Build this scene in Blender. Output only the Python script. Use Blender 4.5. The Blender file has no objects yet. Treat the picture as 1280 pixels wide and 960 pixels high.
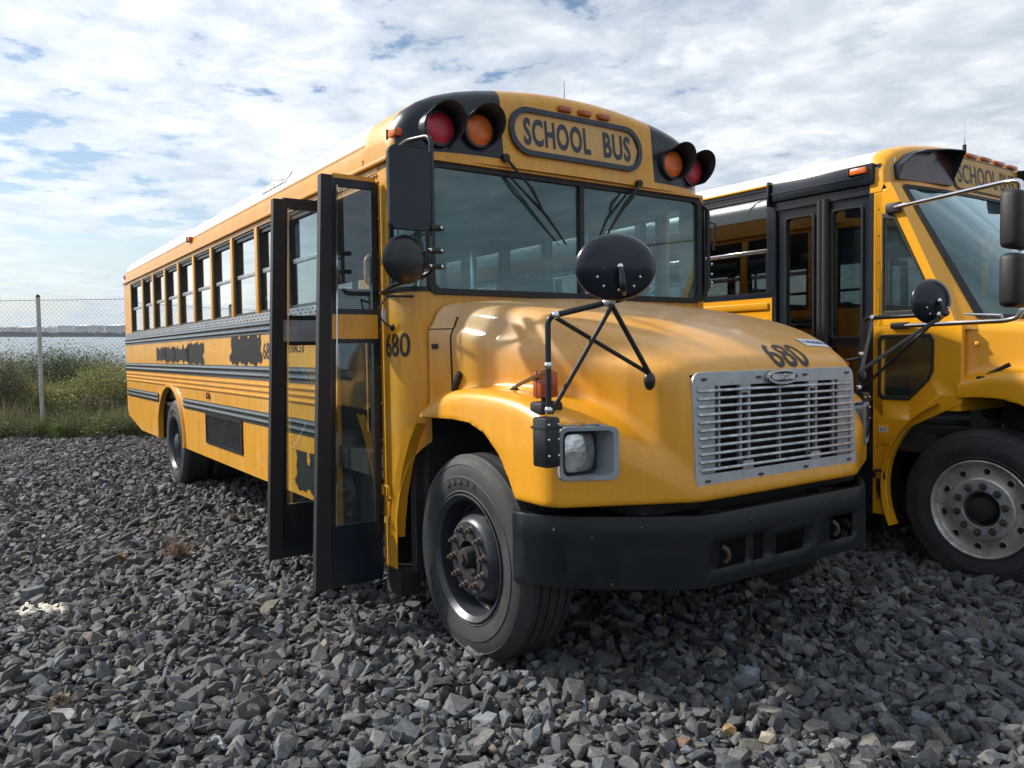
import bpy, bmesh, math, random
import numpy as np
from mathutils import Matrix, Vector
random.seed(7); rng=np.random.default_rng(7)
D=bpy.data; SC=bpy.context.scene; COL=SC.collection
PI=math.pi; rad=math.radians
# ---------------------------------------------------------------- frame, camera, sky, sun
# The gravel lot falls about 1.5 degrees towards the water. Things on it are laid out in the
# lot's own frame (x = forward along the buses, y = their left, z = lot normal); T levels it.
UP=Vector((0.0260,-0.0013,0.9997)).normalized()
T=UP.rotation_difference(Vector((0,0,1))).to_matrix().to_4x4()
CAMR=np.array([[0.56893215,0.8222704,-0.01369669],[0.02651779,-0.03498886,-0.99903583],[-0.82195682,0.56802039,-0.04171108]])
CAMP=Vector((3.32548,-3.17403,1.52937))
cam=D.cameras.new('camera'); camo=D.objects.new('camera',cam); COL.objects.link(camo)
M=Matrix.Identity(4)
for i in range(3):
    M[i][0]=CAMR[0][i]; M[i][1]=-CAMR[1][i]; M[i][2]=-CAMR[2][i]; M[i][3]=CAMP[i]
camo.matrix_world=T@M
cam.sensor_width=36; cam.lens=984.47/1280*36; cam.clip_start=.05; cam.clip_end=9000
SC.camera=camo
EL=rad(37); SUNH=Vector((-.80,-.60,0)).normalized()
SUND=Vector((SUNH.x*math.cos(EL),SUNH.y*math.cos(EL),math.sin(EL)))
sl=D.lights.new('sun','SUN'); sl.energy=4.3; sl.angle=rad(2.4); sl.color=(1,.94,.85)
so=D.objects.new('sun',sl); COL.objects.link(so); so.rotation_euler=SUND.to_track_quat('Z','Y').to_euler()
SC.view_settings.view_transform='Standard'; SC.view_settings.look='None'; SC.view_settings.exposure=0.50; SC.view_settings.gamma=1
W=D.worlds.new('World'); SC.world=W; W.use_nodes=True
nt=W.node_tree; N=nt.nodes; L=nt.links; N.clear()
def nd(N,t,**k):
    n=N.new(t)
    for a,b in k.items():
        if a.startswith('i_'):
            n.inputs[int(a[2:])].default_value=b
        else: setattr(n,a,b)
    return n
out=nd(N,'ShaderNodeOutputWorld')
sky=nd(N,'ShaderNodeTexSky',sky_type='NISHITA',sun_disc=False,sun_elevation=EL,sun_rotation=math.atan2(SUND.x,SUND.y),air_density=1.0,dust_density=.6,ozone_density=1.6)
bg1=nd(N,'ShaderNodeBackground'); bg1.inputs[1].default_value=.085
L.new(sky.outputs[0],bg1.inputs[0])
tc=nd(N,'ShaderNodeTexCoord'); sep=nd(N,'ShaderNodeSeparateXYZ'); L.new(tc.outputs['Generated'],sep.inputs[0])
def mth(N,L,op,a,b=None,clamp=False):
    n=N.new('ShaderNodeMath'); n.operation=op; n.use_clamp=clamp
    for i,v in enumerate((a,b)):
        if v is None: continue
        if isinstance(v,(int,float)): n.inputs[i].default_value=v
        else: L.new(v,n.inputs[i])
    return n.outputs[0]
wm=lambda op,a,b=None,c=False: mth(N,L,op,a,b,c)
den=wm('ADD',wm('MAXIMUM',sep.outputs[2],0.0),.10)
u=wm('DIVIDE',sep.outputs[0],den); v=wm('DIVIDE',sep.outputs[1],den)
cb=nd(N,'ShaderNodeCombineXYZ'); L.new(u,cb.inputs[0]); L.new(v,cb.inputs[1])
def noise(N,L,vec,sc,det=6,rough=.55,dist=0.,off=None):
    n=N.new('ShaderNodeTexNoise'); n.inputs['Scale'].default_value=sc; n.inputs['Detail'].default_value=det
    n.inputs['Roughness'].default_value=rough; n.inputs['Distortion'].default_value=dist
    if off is not None:
        m=N.new('ShaderNodeMapping'); m.inputs['Location'].default_value=off; L.new(vec,m.inputs[0]); vec=m.outputs[0]
    if vec is not None: L.new(vec,n.inputs['Vector'])
    return n.outputs[0]
def ramp(N,L,f,stops,interp='LINEAR'):
    r=N.new('ShaderNodeValToRGB'); r.color_ramp.interpolation=interp
    e=r.color_ramp.elements
    while len(e)<len(stops): e.new(.5)
    for i,(p,c) in enumerate(stops):
        e[i].position=p; e[i].color=(c,c,c,1) if isinstance(c,(int,float)) else (*c,1)
    L.new(f,r.inputs[0]); return r.outputs[0]
n1=noise(N,L,cb.outputs[0],.55,2,.5,0,(3.1,1.7,0))
n2=noise(N,L,cb.outputs[0],4.2,10,.62,.12,(0.4,7.3,0))
# rippled mid-level cloud: broad cover broken into small cells; a denser sheet towards the right (+y)
dotr=nd(N,'ShaderNodeVectorMath',operation='DOT_PRODUCT'); L.new(tc.outputs['Generated'],dotr.inputs[0]); dotr.inputs[1].default_value=(0.57,0.82,0)
cover=wm('ADD',.018,wm('ADD',wm('MULTIPLY',n1,.55),wm('ADD',wm('MULTIPLY',n2,.62),wm('MULTIPLY',dotr.outputs['Value'],.14))))
mask=ramp(N,L,cover,[(.455,0.0),(.53,.70),(.64,1.0)],'EASE')
n3=wm('ADD',wm('MULTIPLY',noise(N,L,cb.outputs[0],3.8,10,.62,.2,(9.4,2.2,0)),.62),wm('MULTIPLY',noise(N,L,cb.outputs[0],.9,4,.5,.3,(1.4,5.2,0)),.38))
dots=nd(N,'ShaderNodeVectorMath',operation='DOT_PRODUCT'); L.new(tc.outputs['Generated'],dots.inputs[0]); dots.inputs[1].default_value=tuple(SUND)
glow=ramp(N,L,wm('ADD',wm('MULTIPLY',dots.outputs['Value'],.5),.5),[(.35,.04),(.66,.42),(.95,1.0)])
tone=ramp(N,L,n3,[(.32,(.30,.37,.46)),(.50,(.52,.58,.66)),(.64,(.80,.83,.87))])
mixc=nd(N,'ShaderNodeMix',data_type='RGBA',blend_type='ADD'); mixc.inputs[0].default_value=1
sc_=nd(N,'ShaderNodeMix',data_type='RGBA'); L.new(glow,sc_.inputs[0]); sc_.inputs[6].default_value=(0,0,0,1); sc_.inputs[7].default_value=(.46,.45,.42,1)
L.new(tone,mixc.inputs[6]); L.new(sc_.outputs[2],mixc.inputs[7])
bg2=nd(N,'ShaderNodeBackground'); bg2.inputs[1].default_value=.80; L.new(mixc.outputs[2],bg2.inputs[0])
hz=ramp(N,L,sep.outputs[2],[(.0,.80),(.06,.45),(.16,0.)])
mask=wm('MAXIMUM',mask,hz)
hc=nd(N,'ShaderNodeMix',data_type='RGBA'); L.new(hz,hc.inputs[0]); L.new(mixc.outputs[2],hc.inputs[6]); hc.inputs[7].default_value=(.50,.62,.74,1); L.new(hc.outputs[2],bg2.inputs[0])
mx=nd(N,'ShaderNodeMixShader'); L.new(mask,mx.inputs[0]); L.new(bg1.outputs[0],mx.inputs[1]); L.new(bg2.outputs[0],mx.inputs[2])
L.new(mx.outputs[0],out.inputs[0])
SC.cycles.max_bounces=6; SC.cycles.transparent_max_bounces=24; SC.cycles.caustics_reflective=False; SC.cycles.caustics_refractive=False
SC.cycles.sample_clamp_indirect=4.0

# ---------------------------------------------------------------- materials
def mat(name,col,rough=.5,metal=0.,spec=.5,var=0.,vscale=6.,bump=0.,bscale=60.,coat=0.,dirt=None,dscale=3.,dlo=.5,dhi=.7,streak=0.,fade=None):
    m=D.materials.new(name); m.use_nodes=True; N=m.node_tree.nodes; L=m.node_tree.links
    b=N['Principled BSDF']; b.inputs['Roughness'].default_value=rough; b.inputs['Metallic'].default_value=metal
    b.inputs['Specular IOR Level'].default_value=spec; b.inputs['Coat Weight'].default_value=coat; b.inputs['Coat Roughness'].default_value=.12
    b.inputs['Base Color'].default_value=(*col,1)
    tc=N.new('ShaderNodeTexCoord').outputs['Object']; c=None
    if var>0:
        f=noise(N,L,tc,vscale,6,.6)
        c=ramp(N,L,f,[(.3,tuple(x*(1-var) for x in col)),(.7,tuple(min(1,x*(1+var)) for x in col))])
    if dirt is not None:
        f=noise(N,L,tc,dscale,8,.65,.2,(5,3,1)); k=ramp(N,L,f,[(dlo,0.),(dhi,1.)])
        if fade:   # second colour blends in on the upper part only, with a ragged lower limit
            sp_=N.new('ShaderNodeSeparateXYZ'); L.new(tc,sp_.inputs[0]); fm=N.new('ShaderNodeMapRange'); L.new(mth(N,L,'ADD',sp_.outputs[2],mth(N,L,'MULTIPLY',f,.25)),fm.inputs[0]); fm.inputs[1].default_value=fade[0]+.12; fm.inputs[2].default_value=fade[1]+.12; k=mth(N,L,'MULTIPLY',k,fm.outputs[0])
        mxn=N.new('ShaderNodeMix'); mxn.data_type='RGBA'; L.new(k,mxn.inputs[0])
        if c is not None: L.new(c,mxn.inputs[6])
        else: mxn.inputs[6].default_value=(*col,1)
        mxn.inputs[7].default_value=(*dirt,1); c=mxn.outputs[2]
        r=N.new('ShaderNodeMapRange'); L.new(k,r.inputs[0]); r.inputs[3].default_value=rough; r.inputs[4].default_value=min(1,rough+.3); L.new(r.outputs[0],b.inputs['Roughness'])
    if streak>0:
        mp=N.new('ShaderNodeMapping'); mp.inputs['Scale'].default_value=(7,7,.9); L.new(tc,mp.inputs[0]); f=noise(N,L,mp.outputs[0],2.2,7,.7); g=ramp(N,L,f,[(.35,1.),(.72,1-streak*1.6)])
        f2=noise(N,L,tc,38,4,.7,0,(2,9,4)); g2=ramp(N,L,f2,[(.28,1-streak*1.8),(.40,1.)]); gg=mth(N,L,'MULTIPLY',g,g2)
        vm=N.new('ShaderNodeVectorMath'); vm.operation='MULTIPLY'; L.new(c,vm.inputs[0]); L.new(gg,vm.inputs[1]); c=vm.outputs[0]
    if c is not None: L.new(c,b.inputs['Base Color'])
    if bump>0:
        f=noise(N,L,tc,bscale,5,.6); bn=N.new('ShaderNodeBump'); bn.inputs['Strength'].default_value=bump; bn.inputs['Distance'].default_value=.004
        L.new(f,bn.inputs['Height']); L.new(bn.outputs[0],b.inputs['Normal'])
    return m
def glass(name,tint,refl=1.0,ior=1.5,rough=0.0,haze=0.,hcol=(.5,.6,.6),rcol=(.95,.97,1)):
    m=D.materials.new(name); m.use_nodes=True; N=m.node_tree.nodes; L=m.node_tree.links
    N.remove(N['Principled BSDF']); o=N['Material Output']
    t=N.new('ShaderNodeBsdfTransparent'); t.inputs[0].default_value=(*tint,1)
    g=N.new('ShaderNodeBsdfGlossy'); g.inputs['Roughness'].default_value=rough; g.inputs[0].default_value=(*rcol,1)
    lw=N.new('ShaderNodeLayerWeight'); lw.inputs[0].default_value=.5
    f5=mth(N,L,'POWER',lw.outputs['Facing'],4.2)
    k=mth(N,L,'MULTIPLY',mth(N,L,'ADD',mth(N,L,'MULTIPLY',f5,.93),.045),refl,True)
    base=t.outputs[0]
    if haze>0:
        df=N.new('ShaderNodeBsdfDiffuse'); df.inputs[0].default_value=(*hcol,1)
        f=noise(N,L,N.new('ShaderNodeTexCoord').outputs['Object'],3.5,6,.6); hk=ramp(N,L,f,[(.3,haze*.4),(.75,haze*1.6)])
        h=N.new('ShaderNodeMixShader'); L.new(hk,h.inputs[0]); L.new(base,h.inputs[1]); L.new(df.outputs[0],h.inputs[2]); base=h.outputs[0]
    s=N.new('ShaderNodeMixShader'); L.new(k,s.inputs[0]); L.new(base,s.inputs[1]); L.new(g.outputs[0],s.inputs[2]); L.new(s.outputs[0],o.inputs[0])
    return m
YEL=(.76,.345,.013)
M_=dict(
 yellow=mat('yellow_paint',YEL,.36,var=.07,vscale=2.2,coat=.25,bump=.10,bscale=9,dirt=(.60,.36,.12),dlo=.50,dhi=.82,streak=.16),
 hood=mat('hood_yellow_paint',(.76,.335,.010),.38,var=.05,vscale=1.6,coat=.35,bump=.06,bscale=5,dirt=(.68,.46,.25),dscale=1.3,dlo=.30,dhi=.62,streak=.10,fade=(1.36,1.72)),
 grille=mat('grille_grey',(.40,.42,.44),.42,metal=.25,var=.12,vscale=9,dirt=(.2,.2,.2),dscale=16,dlo=.55,dhi=.85),
 bright=mat('newer_yellow_paint',(.80,.37,.012),.28,var=.04,vscale=2.,coat=.4,bump=.06,bscale=8),
 white=mat('white_roof_paint',(.78,.79,.77),.42,var=.05,vscale=3,dirt=(.5,.49,.46),dscale=2.6,dlo=.56,dhi=.9),
 black=mat('black_paint',(.009,.011,.015),.32,var=.3,vscale=5,dirt=(.05,.05,.05),dlo=.56,dhi=.9,bump=.05),
 navy=mat('black_gloss_panel',(.008,.013,.022),.28,spec=.35,var=.3,vscale=5,coat=.15,bump=.06,bscale=12),
 rubber=mat('black_rubber',(.010,.0105,.012),.58,var=.2,bump=.15,bscale=80),
 bumper=mat('worn_black_steel',(.009,.0115,.014),.36,metal=.0,spec=.28,var=.25,vscale=4,dirt=(.022,.023,.025),dscale=5,dlo=.50,dhi=.85,bump=.10,bscale=14,streak=.1),
 tyre=mat('tyre_rubber',(.021,.023,.026),.66,var=.25,vscale=7,dirt=(.055,.054,.052),dscale=6,dlo=.42,dhi=.85,bump=.3,bscale=120),
 rim=mat('dark_painted_steel',(.034,.040,.050),.34,var=.3,coat=.0,dirt=(.05,.042,.036),dscale=7,dlo=.5,dhi=.8,bump=.1),
 alu=mat('dull_aluminium',(.62,.60,.57),.45,metal=.7,var=.2,vscale=9,dirt=(.22,.18,.15),dscale=10,dlo=.4,dhi=.75,bump=.2),
 rust=mat('rusty_steel',(.075,.052,.040),.75,var=.4,vscale=30,bump=.6,bscale=90),
 grey=mat('grey_plastic',(.28,.31,.34),.55,var=.12,vscale=9,dirt=(.17,.17,.17),dscale=6,dlo=.5,dhi=.85,bump=.08),
 silver=mat('anodised_silver',(.50,.52,.55),.33,metal=.9,var=.15,vscale=14,dirt=(.2,.2,.2),dscale=20,dlo=.4,dhi=.8),
 chrome=mat('chrome',(.75,.76,.78),.12,metal=1.),
 rail=mat('rub_rail_black',(.016,.018,.022),.30,var=.2,coat=.6,bump=.08),
 dark=mat('dark_void',(.006,.006,.007),.9),
 under=mat('chassis_black',(.012,.012,.012),.85,var=.4,vscale=8,dirt=(.05,.04,.03),dscale=5,dlo=.5,dhi=.9),
 liner=mat('wheel_well_grime',(.045,.036,.028),.85,var=.4,vscale=6,bump=.4),
 inner=mat('interior_panel',(.30,.34,.33),.55,var=.06),
 seat=mat('green_vinyl_seat',(.030,.050,.050),.5,var=.2,bump=.2),
 floor=mat('black_step_rubber',(.02,.021,.022),.6,bump=.3),
 red=mat('red_lens',(.42,.016,.032),.38,coat=.15,var=.25,vscale=25,dirt=(.30,.05,.05),dscale=9,dlo=.45,dhi=.8),
 amber=mat('amber_lens',(.66,.135,.016),.36,coat=.15,var=.2,vscale=25),
 orange=mat('dull_amber_lens',(.42,.07,.012),.28,coat=.4,var=.25,vscale=30),
 signface=mat('faded_sign_face',(.60,.34,.10),.5,var=.1,vscale=12,dirt=(.48,.36,.2),dscale=8,dlo=.45,dhi=.8),
 ink=mat('black_lettering',(.018,.017,.02),.5),
 inkblue=mat('worn_sign_lettering',(.018,.025,.045),.45,var=.3,vscale=25,dirt=(.10,.09,.09),dscale=22,dlo=.60,dhi=.72),
 sprayed=None,
 label=mat('white_sticker',(.70,.72,.76),.5),
 blueink=mat('blue_print',(.08,.12,.32),.5),
 seam=mat('panel_gap',(.03,.018,.006),.8),
 rivet=mat('rivet_grey',(.22,.17,.09),.5,metal=.3),
 headglass=mat('headlamp_lens',(.55,.57,.57),.08,metal=.85,var=.5,vscale=18,bump=1.0,bscale=22,coat=1.),
 busglass=glass('dark_tinted_glass',(.20,.25,.26),3.8),
 winglass=glass('tinted_side_glass',(.72,.80,.80),3.0),
 doorglass=glass('door_glass',(.66,.76,.78),2.6,haze=.05,hcol=(.35,.44,.46),rcol=(.80,.93,1)),
 wsglass=glass('windscreen_glass',(.46,.64,.66),2.1,haze=.15,hcol=(.20,.42,.45),rcol=(.74,.94,1)),
 wood=mat('weathered_wood',(.19,.17,.15),.8,var=.2,bump=.5,bscale=30),
 galv=mat('galvanised_steel',(.42,.43,.44),.5,metal=.5,var=.15,vscale=8),
 wire=mat('weathered_fence_wire',(.075,.075,.075),.7),
 rag=mat('dirty_white_cloth',(.62,.58,.50),.9,var=.15,dirt=(.35,.27,.2),dscale=14,dlo=.5,dhi=.75),
)
# ---------------------------------------------------------------- mesh kit
class MB:
    def __init__(s): s.v=[];s.f=[];s.m=[]
    def add(s,v,f,m=0):
        o=len(s.v); s.v+= [tuple(map(float,p)) for p in v]; s.f+=[tuple(i+o for i in q) for q in f]; s.m+= [m]*len(f) if isinstance(m,int) else list(m); return s
    def box(s,a,b,m=0,ch=0.,R=None,c=None):
        """box from corner a to corner b, chamfered by ch; optional rotation R about c"""
        a=[min(x,y) for x,y in zip(a,b)],[max(x,y) for x,y in zip(a,b)]; lo,hi=a
        ch=min(ch,*(.49*(h-l) for l,h in zip(lo,hi)))
        if ch<=0:
            v=[(x,y,z) for x in (lo[0],hi[0]) for y in (lo[1],hi[1]) for z in (lo[2],hi[2])]
            f=[(0,1,3,2),(4,6,7,5),(0,4,5,1),(2,3,7,6),(0,2,6,4),(1,5,7,3)]
        else:
            bm=bmesh.new(); bmesh.ops.create_cube(bm,size=1)
            for w in bm.verts: w.co=Vector([(lo[i]+hi[i])/2+w.co[i]*(hi[i]-lo[i]) for i in range(3)])
            bmesh.ops.bevel(bm,geom=list(bm.edges),offset=ch,segments=2,affect='EDGES',profile=.5)
            v=[tuple(w.co) for w in bm.verts]; bm.verts.index_update(); f=[tuple(w.index for w in q.verts) for q in bm.faces]; bm.free()
        if R is not None:
            c=Vector(c) if c is not None else Vector([(l+h)/2 for l,h in zip(lo,hi)])
            v=[tuple(R@(Vector(p)-c)+c) for p in v]
        return s.add(v,f,m)
    def tube(s,pts,r,n=8,m=0,cap=True,closed=False):
        P=[Vector(p) for p in pts]; k=len(P); rs=r if isinstance(r,(list,tuple)) else [r]*k
        v=[];f=[];up=None
        for i,p in enumerate(P):
            if closed: t=(P[(i+1)%k]-P[i-1])
            else: t=(P[min(i+1,k-1)]-P[max(i-1,0)])
            t.normalize()
            if up is None:
                up=Vector((0,0,1)) if abs(t.z)<.9 else Vector((1,0,0))
            a=(up-t*up.dot(t)).normalized(); b=t.cross(a); up=a
            for j in range(n):
                th=2*PI*j/n; v.append(p+(a*math.cos(th)+b*math.sin(th))*rs[i])
        for i in range(k if closed else k-1):
            for j in range(n):
                i2=(i+1)%k; f.append((i*n+j,i*n+(j+1)%n,i2*n+(j+1)%n,i2*n+j))
        if cap and not closed: f.append(tuple(range(n))[::-1]); f.append(tuple((k-1)*n+j for j in range(n)))
        return s.add(v,f,m)
    def lathe(s,prof,c=(0,0,0),ax='y',n=48,m=0,close=False,mats=None):
        """prof = [(radius, along)]"""
        v=[];f=[];mm=[]
        for (r,h) in prof:
            for j in range(n):
                th=2*PI*j/n; a,b=r*math.cos(th),r*math.sin(th)
                v.append({'y':(c[0]+a,c[1]+h,c[2]+b),'x':(c[0]+h,c[1]+a,c[2]+b),'z':(c[0]+a,c[1]+b,c[2]+h)}[ax])
        for i in range(len(prof)-1):
            for j in range(n):
                f.append((i*n+j,i*n+(j+1)%n,(i+1)*n+(j+1)%n,(i+1)*n+j)); mm.append(mats[i] if mats else m)
        if close: f.append(tuple(range(n))); mm.append(mm[0]); f.append(tuple((len(prof)-1)*n+j for j in range(n))[::-1]); mm.append(mm[-2])
        return s.add(v,f,mm)
    def grid(s,rows,m=0,closed=False,mf=None,skip=None):
        nr=len(rows); nc=len(rows[0]); v=[p for r in rows for p in r]; f=[];mm=[]
        for i in range(nr-1):
            for j in range(nc if closed else nc-1):
                if skip and skip(i,j): continue
                f.append((i*nc+j,i*nc+(j+1)%nc,(i+1)*nc+(j+1)%nc,(i+1)*nc+j)); mm.append(mf(i,j) if mf else m)
        return s.add(v,f,mm)
    def prism(s,poly,d0,d1,ax='y',m=0):
        """2-D polygon extruded along ax from d0 to d1; poly in the two other axes in order"""
        def P(a,b,d): return {'y':(a,d,b),'x':(d,a,b),'z':(a,b,d)}[ax]
        n=len(poly); v=[P(a,b,d0) for a,b in poly]+[P(a,b,d1) for a,b in poly]
        f=[tuple(range(n))[::-1],tuple(range(n,2*n))]+[(i,(i+1)%n,(i+1)%n+n,i+n) for i in range(n)]
        return s.add(v,f,m)
    def ring(s,outer,inner,d0,d1,ax='x',m=0):
        """frame between two outlines with equal counts, extruded d0..d1"""
        def P(a,b,d): return {'y':(a,d,b),'x':(d,a,b),'z':(a,b,d)}[ax]
        n=len(outer); v=[P(*p,d0) for p in outer]+[P(*p,d0) for p in inner]+[P(*p,d1) for p in outer]+[P(*p,d1) for p in inner]; f=[]
        for i in range(n):
            j=(i+1)%n; f+=[(i,j,n+j,n+i),(2*n+i,3*n+i,3*n+j,2*n+j),(i,2*n+i,2*n+j,j),(n+i,n+j,3*n+j,3*n+i)]
        return s.add(v,f,m)
    def ball(s,c,r,m=0,n=12,sq=(1,1,1)):
        prof=[(math.sin(PI*i/n)*1.0+1e-5,-math.cos(PI*i/n)) for i in range(n+1)]
        t=MB().lathe(prof,n=2*n,ax='z'); v=[(c[0]+p[0]*r*sq[0],c[1]+p[1]*r*sq[1],c[2]+p[2]*r*sq[2]) for p in t.v]
        return s.add(v,t.f,m)
    def xf(s,Mx): s.v=[tuple(Mx@Vector(p)) for p in s.v]; return s
    def build(s,name,mats,parent=None,smooth=35,bevel=0,origin=None,label=None,flip=False):
        o=Vector(origin) if origin is not None else (Vector(parent['_o']) if parent is not None and '_o' in parent else Vector((0,0,0)))
        me=D.meshes.new(name); me.from_pydata([tuple(Vector(p)-o) for p in s.v],[],s.f)
        if not isinstance(mats,(list,tuple)): mats=[mats]
        for k in mats: me.materials.append(M_[k] if isinstance(k,str) else k)
        me.polygons.foreach_set('material_index',s.m)
        bm=bmesh.new(); bm.from_mesh(me); bmesh.ops.remove_doubles(bm,verts=bm.verts,dist=1e-6)
        bmesh.ops.recalc_face_normals(bm,faces=bm.faces); bm.to_mesh(me); bm.free()
        if smooth:
            me.shade_smooth(); me.set_sharp_from_angle(angle=rad(smooth))
        ob=D.objects.new(name,me); COL.objects.link(ob)
        if parent is not None: ob.parent=parent; ob['_o']=tuple(o)
        if bevel:
            b=ob.modifiers.new('b','BEVEL'); b.width=bevel; b.segments=2; b.limit_method='ANGLE'; b.angle_limit=rad(40); b.harden_normals=False
        if label: ob['label']=label
        return ob
def build_each(b,name,mats,parent,**k):
    n=len(b.v); par=list(range(n))
    def fd(i):
        while par[i]!=i: par[i]=par[par[i]]; i=par[i]
        return i
    for f in b.f:
        for i in f[1:]: par[fd(i)]=fd(f[0])
    G={}
    for fi,f in enumerate(b.f): G.setdefault(fd(f[0]),[]).append(fi)
    for fs_ in G.values():
        c=MB(); mp={}
        for fi in fs_:
            q=[]
            for i in b.f[fi]:
                if i not in mp: mp[i]=len(c.v); c.v.append(b.v[i])
                q.append(mp[i])
            c.f.append(tuple(q)); c.m.append(b.m[fi])
        c.build(name,mats,parent,**k)
def tag(o,label=None,cat=None,group=None,kind=None):
    for k,x in (('label',label),('category',cat),('group',group),('kind',kind)):
        if x: o[k]=x
    return o
SITE=[]
def thing(name,loc,label,cat,group=None):
    o=D.objects.new(name,None); COL.objects.link(o); o.location=loc; o['_o']=tuple(loc); o.empty_display_size=.3
    tag(o,label,cat,group); SITE.append(o); return o
def rrect(x0,x1,y0,y1,r,n=5):
    P=[]
    for cx,cy,a in ((x1-r,y1-r,0),(x0+r,y1-r,90),(x0+r,y0+r,180),(x1-r,y0+r,270)):
        for i in range(n+1):
            t=rad(a+90*i/n); P.append((cx+r*math.cos(t),cy+r*math.sin(t)))
    return P
def arc_pts(c,r,a0,a1,n,ax):
    return [(c[0]+r*math.cos(a0+(a1-a0)*i/n),c[1]+r*math.sin(a0+(a1-a0)*i/n)) for i in range(n+1)]
def bend(pts,r=.03,n=4):
    """round the corners of a polyline"""
    P=[Vector(p) for p in pts]; o=[P[0]]
    for i in range(1,len(P)-1):
        a,b,c=P[i-1],P[i],P[i+1]; d1=(a-b).normalized(); d2=(c-b).normalized(); q=min(r,(a-b).length*.45,(c-b).length*.45)
        p0,p1=b+d1*q,b+d2*q
        for k in range(n+1):
            t=k/n; o.append(p0*(1-t)**2+b*2*t*(1-t)+p1*t*t)
    o.append(P[-1]); return o
def text(s,h=1.,w=None,bold=0.,sub=0,space=1.):
    """flat glyph mesh: returns MB in xy, lower-left origin, height h, total width w"""
    cu=D.curves.new('t','FONT'); cu.body=s; cu.size=1; cu.offset=bold; cu.resolution_u=3; cu.space_character=space
    ob=D.objects.new('t',cu); COL.objects.link(ob); bpy.context.view_layer.update()
    me=D.meshes.new_from_object(ob.evaluated_get(bpy.context.evaluated_depsgraph_get()))
    COL.objects.unlink(ob); D.objects.remove(ob); D.curves.remove(cu)
    if sub:
        bm=bmesh.new(); bm.from_mesh(me); bmesh.ops.triangulate(bm,faces=bm.faces); bmesh.ops.subdivide_edges(bm,edges=bm.edges,cuts=sub,use_grid_fill=True); bm.to_mesh(me); bm.free()
    V=np.array([v.co[:] for v in me.vertices]); F=[tuple(p.vertices) for p in me.polygons]; D.meshes.remove(me)
    lo=V.min(0); hi=V.max(0); V-=lo; sc=h/(hi-lo)[1]; sx=(w/(hi-lo)[0]) if w else sc
    V[:,0]*=sx; V[:,1]*=sc; b=MB(); b.add([tuple(p) for p in V],F); return b
def tmap(b,f): b.v=[tuple(f(p[0],p[1])) for p in b.v]; return b
# ---------------------------------------------------------------- SDF moulding (surface nets)
def smax(a,b,k): h=np.clip(.5+.5*(a-b)/k,0,1); return b+(a-b)*h+k*h*(1-h)
def smin(a,b,k): return -smax(-a,-b,k)
def netmesh(F,lo,hi,h):
    xs=[np.arange(lo[i],hi[i]+h,h) for i in range(3)]
    X,Y,Z=np.meshgrid(*xs,indexing='ij'); G=F(X,Y,Z); S=G<0
    n=G.shape; idx=-np.ones((n[0]-1,n[1]-1,n[2]-1),int)
    c=np.zeros((n[0]-1,n[1]-1,n[2]-1),int)
    for a in (0,1):
        for b in (0,1):
            for d in (0,1): c+=S[a:n[0]-1+a,b:n[1]-1+b,d:n[2]-1+d]
    act=(c>0)&(c<8); I=np.argwhere(act); idx[act]=np.arange(len(I))
    acc=np.zeros((len(I),3)); cnt=np.zeros(len(I))
    cor=[(a,b,d) for a in (0,1) for b in (0,1) for d in (0,1)]
    for p in cor:
        for q in cor:
            if sum(q[i]-p[i] for i in range(3))!=1 or min(q[i]-p[i] for i in range(3))<0: continue
            ga=G[I[:,0]+p[0],I[:,1]+p[1],I[:,2]+p[2]]; gb=G[I[:,0]+q[0],I[:,1]+q[1],I[:,2]+q[2]]
            cr=(ga<0)!=(gb<0); t=np.where(cr,ga/(ga-gb+1e-12),0)
            pos=I+np.array(p)+t[:,None]*(np.array(q)-np.array(p)); acc[cr]+=pos[cr]; cnt[cr]+=1
    V=acc/np.maximum(cnt,1)[:,None]*h+np.array(lo)
    for _ in range(3):
        e=.002; g=F(V[:,0],V[:,1],V[:,2])
        gr=np.stack([F(V[:,0]+e,V[:,1],V[:,2])-g,F(V[:,0],V[:,1]+e,V[:,2])-g,F(V[:,0],V[:,1],V[:,2]+e)-g],1)/e
        st=(g/np.maximum((gr**2).sum(1),.25))[:,None]*gr; ln=np.linalg.norm(st,axis=1,keepdims=True); V=V-st*np.minimum(1,.6*h/np.maximum(ln,1e-9))*.9
    Q=[]
    for ax in range(3):
        o=[i for i in range(3) if i!=ax]; sl0=[slice(1,-1)]*3; sl1=[slice(1,-1)]*3
        sl0[ax]=slice(0,n[ax]-1); sl1[ax]=slice(1,n[ax]); E=S[tuple(sl0)]!=S[tuple(sl1)]; J=np.argwhere(E)
        J[:,o[0]]+=1; J[:,o[1]]+=1
        def at(d0,d1):
            K=J.copy(); K[:,o[0]]-=d0; K[:,o[1]]-=d1; return idx[K[:,0],K[:,1],K[:,2]]
        Q.append(np.stack([at(1,1),at(0,1),at(0,0),at(1,0)],1))
    Q=np.concatenate(Q); Q=Q[(Q>=0).all(1)]
    return V,Q
def poly_sd(px,pz,P):
    """signed distance to polygon, negative inside"""
    d=np.full(px.shape,1e9); ins=np.zeros(px.shape,bool); n=len(P)
    for i in range(n):
        ax,az=P[i]; bx,bz=P[(i+1)%n]; ex,ez=bx-ax,bz-az; wx,wz=px-ax,pz-az
        t=np.clip((wx*ex+wz*ez)/(ex*ex+ez*ez),0,1); d=np.minimum(d,np.hypot(wx-ex*t,wz-ez*t))
        c=((az>pz)!=(bz>pz))&(px<(bx-ax)*(pz-az)/((bz-az)+1e-12)+ax); ins^=c
    return np.where(ins,-d,d)
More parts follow.
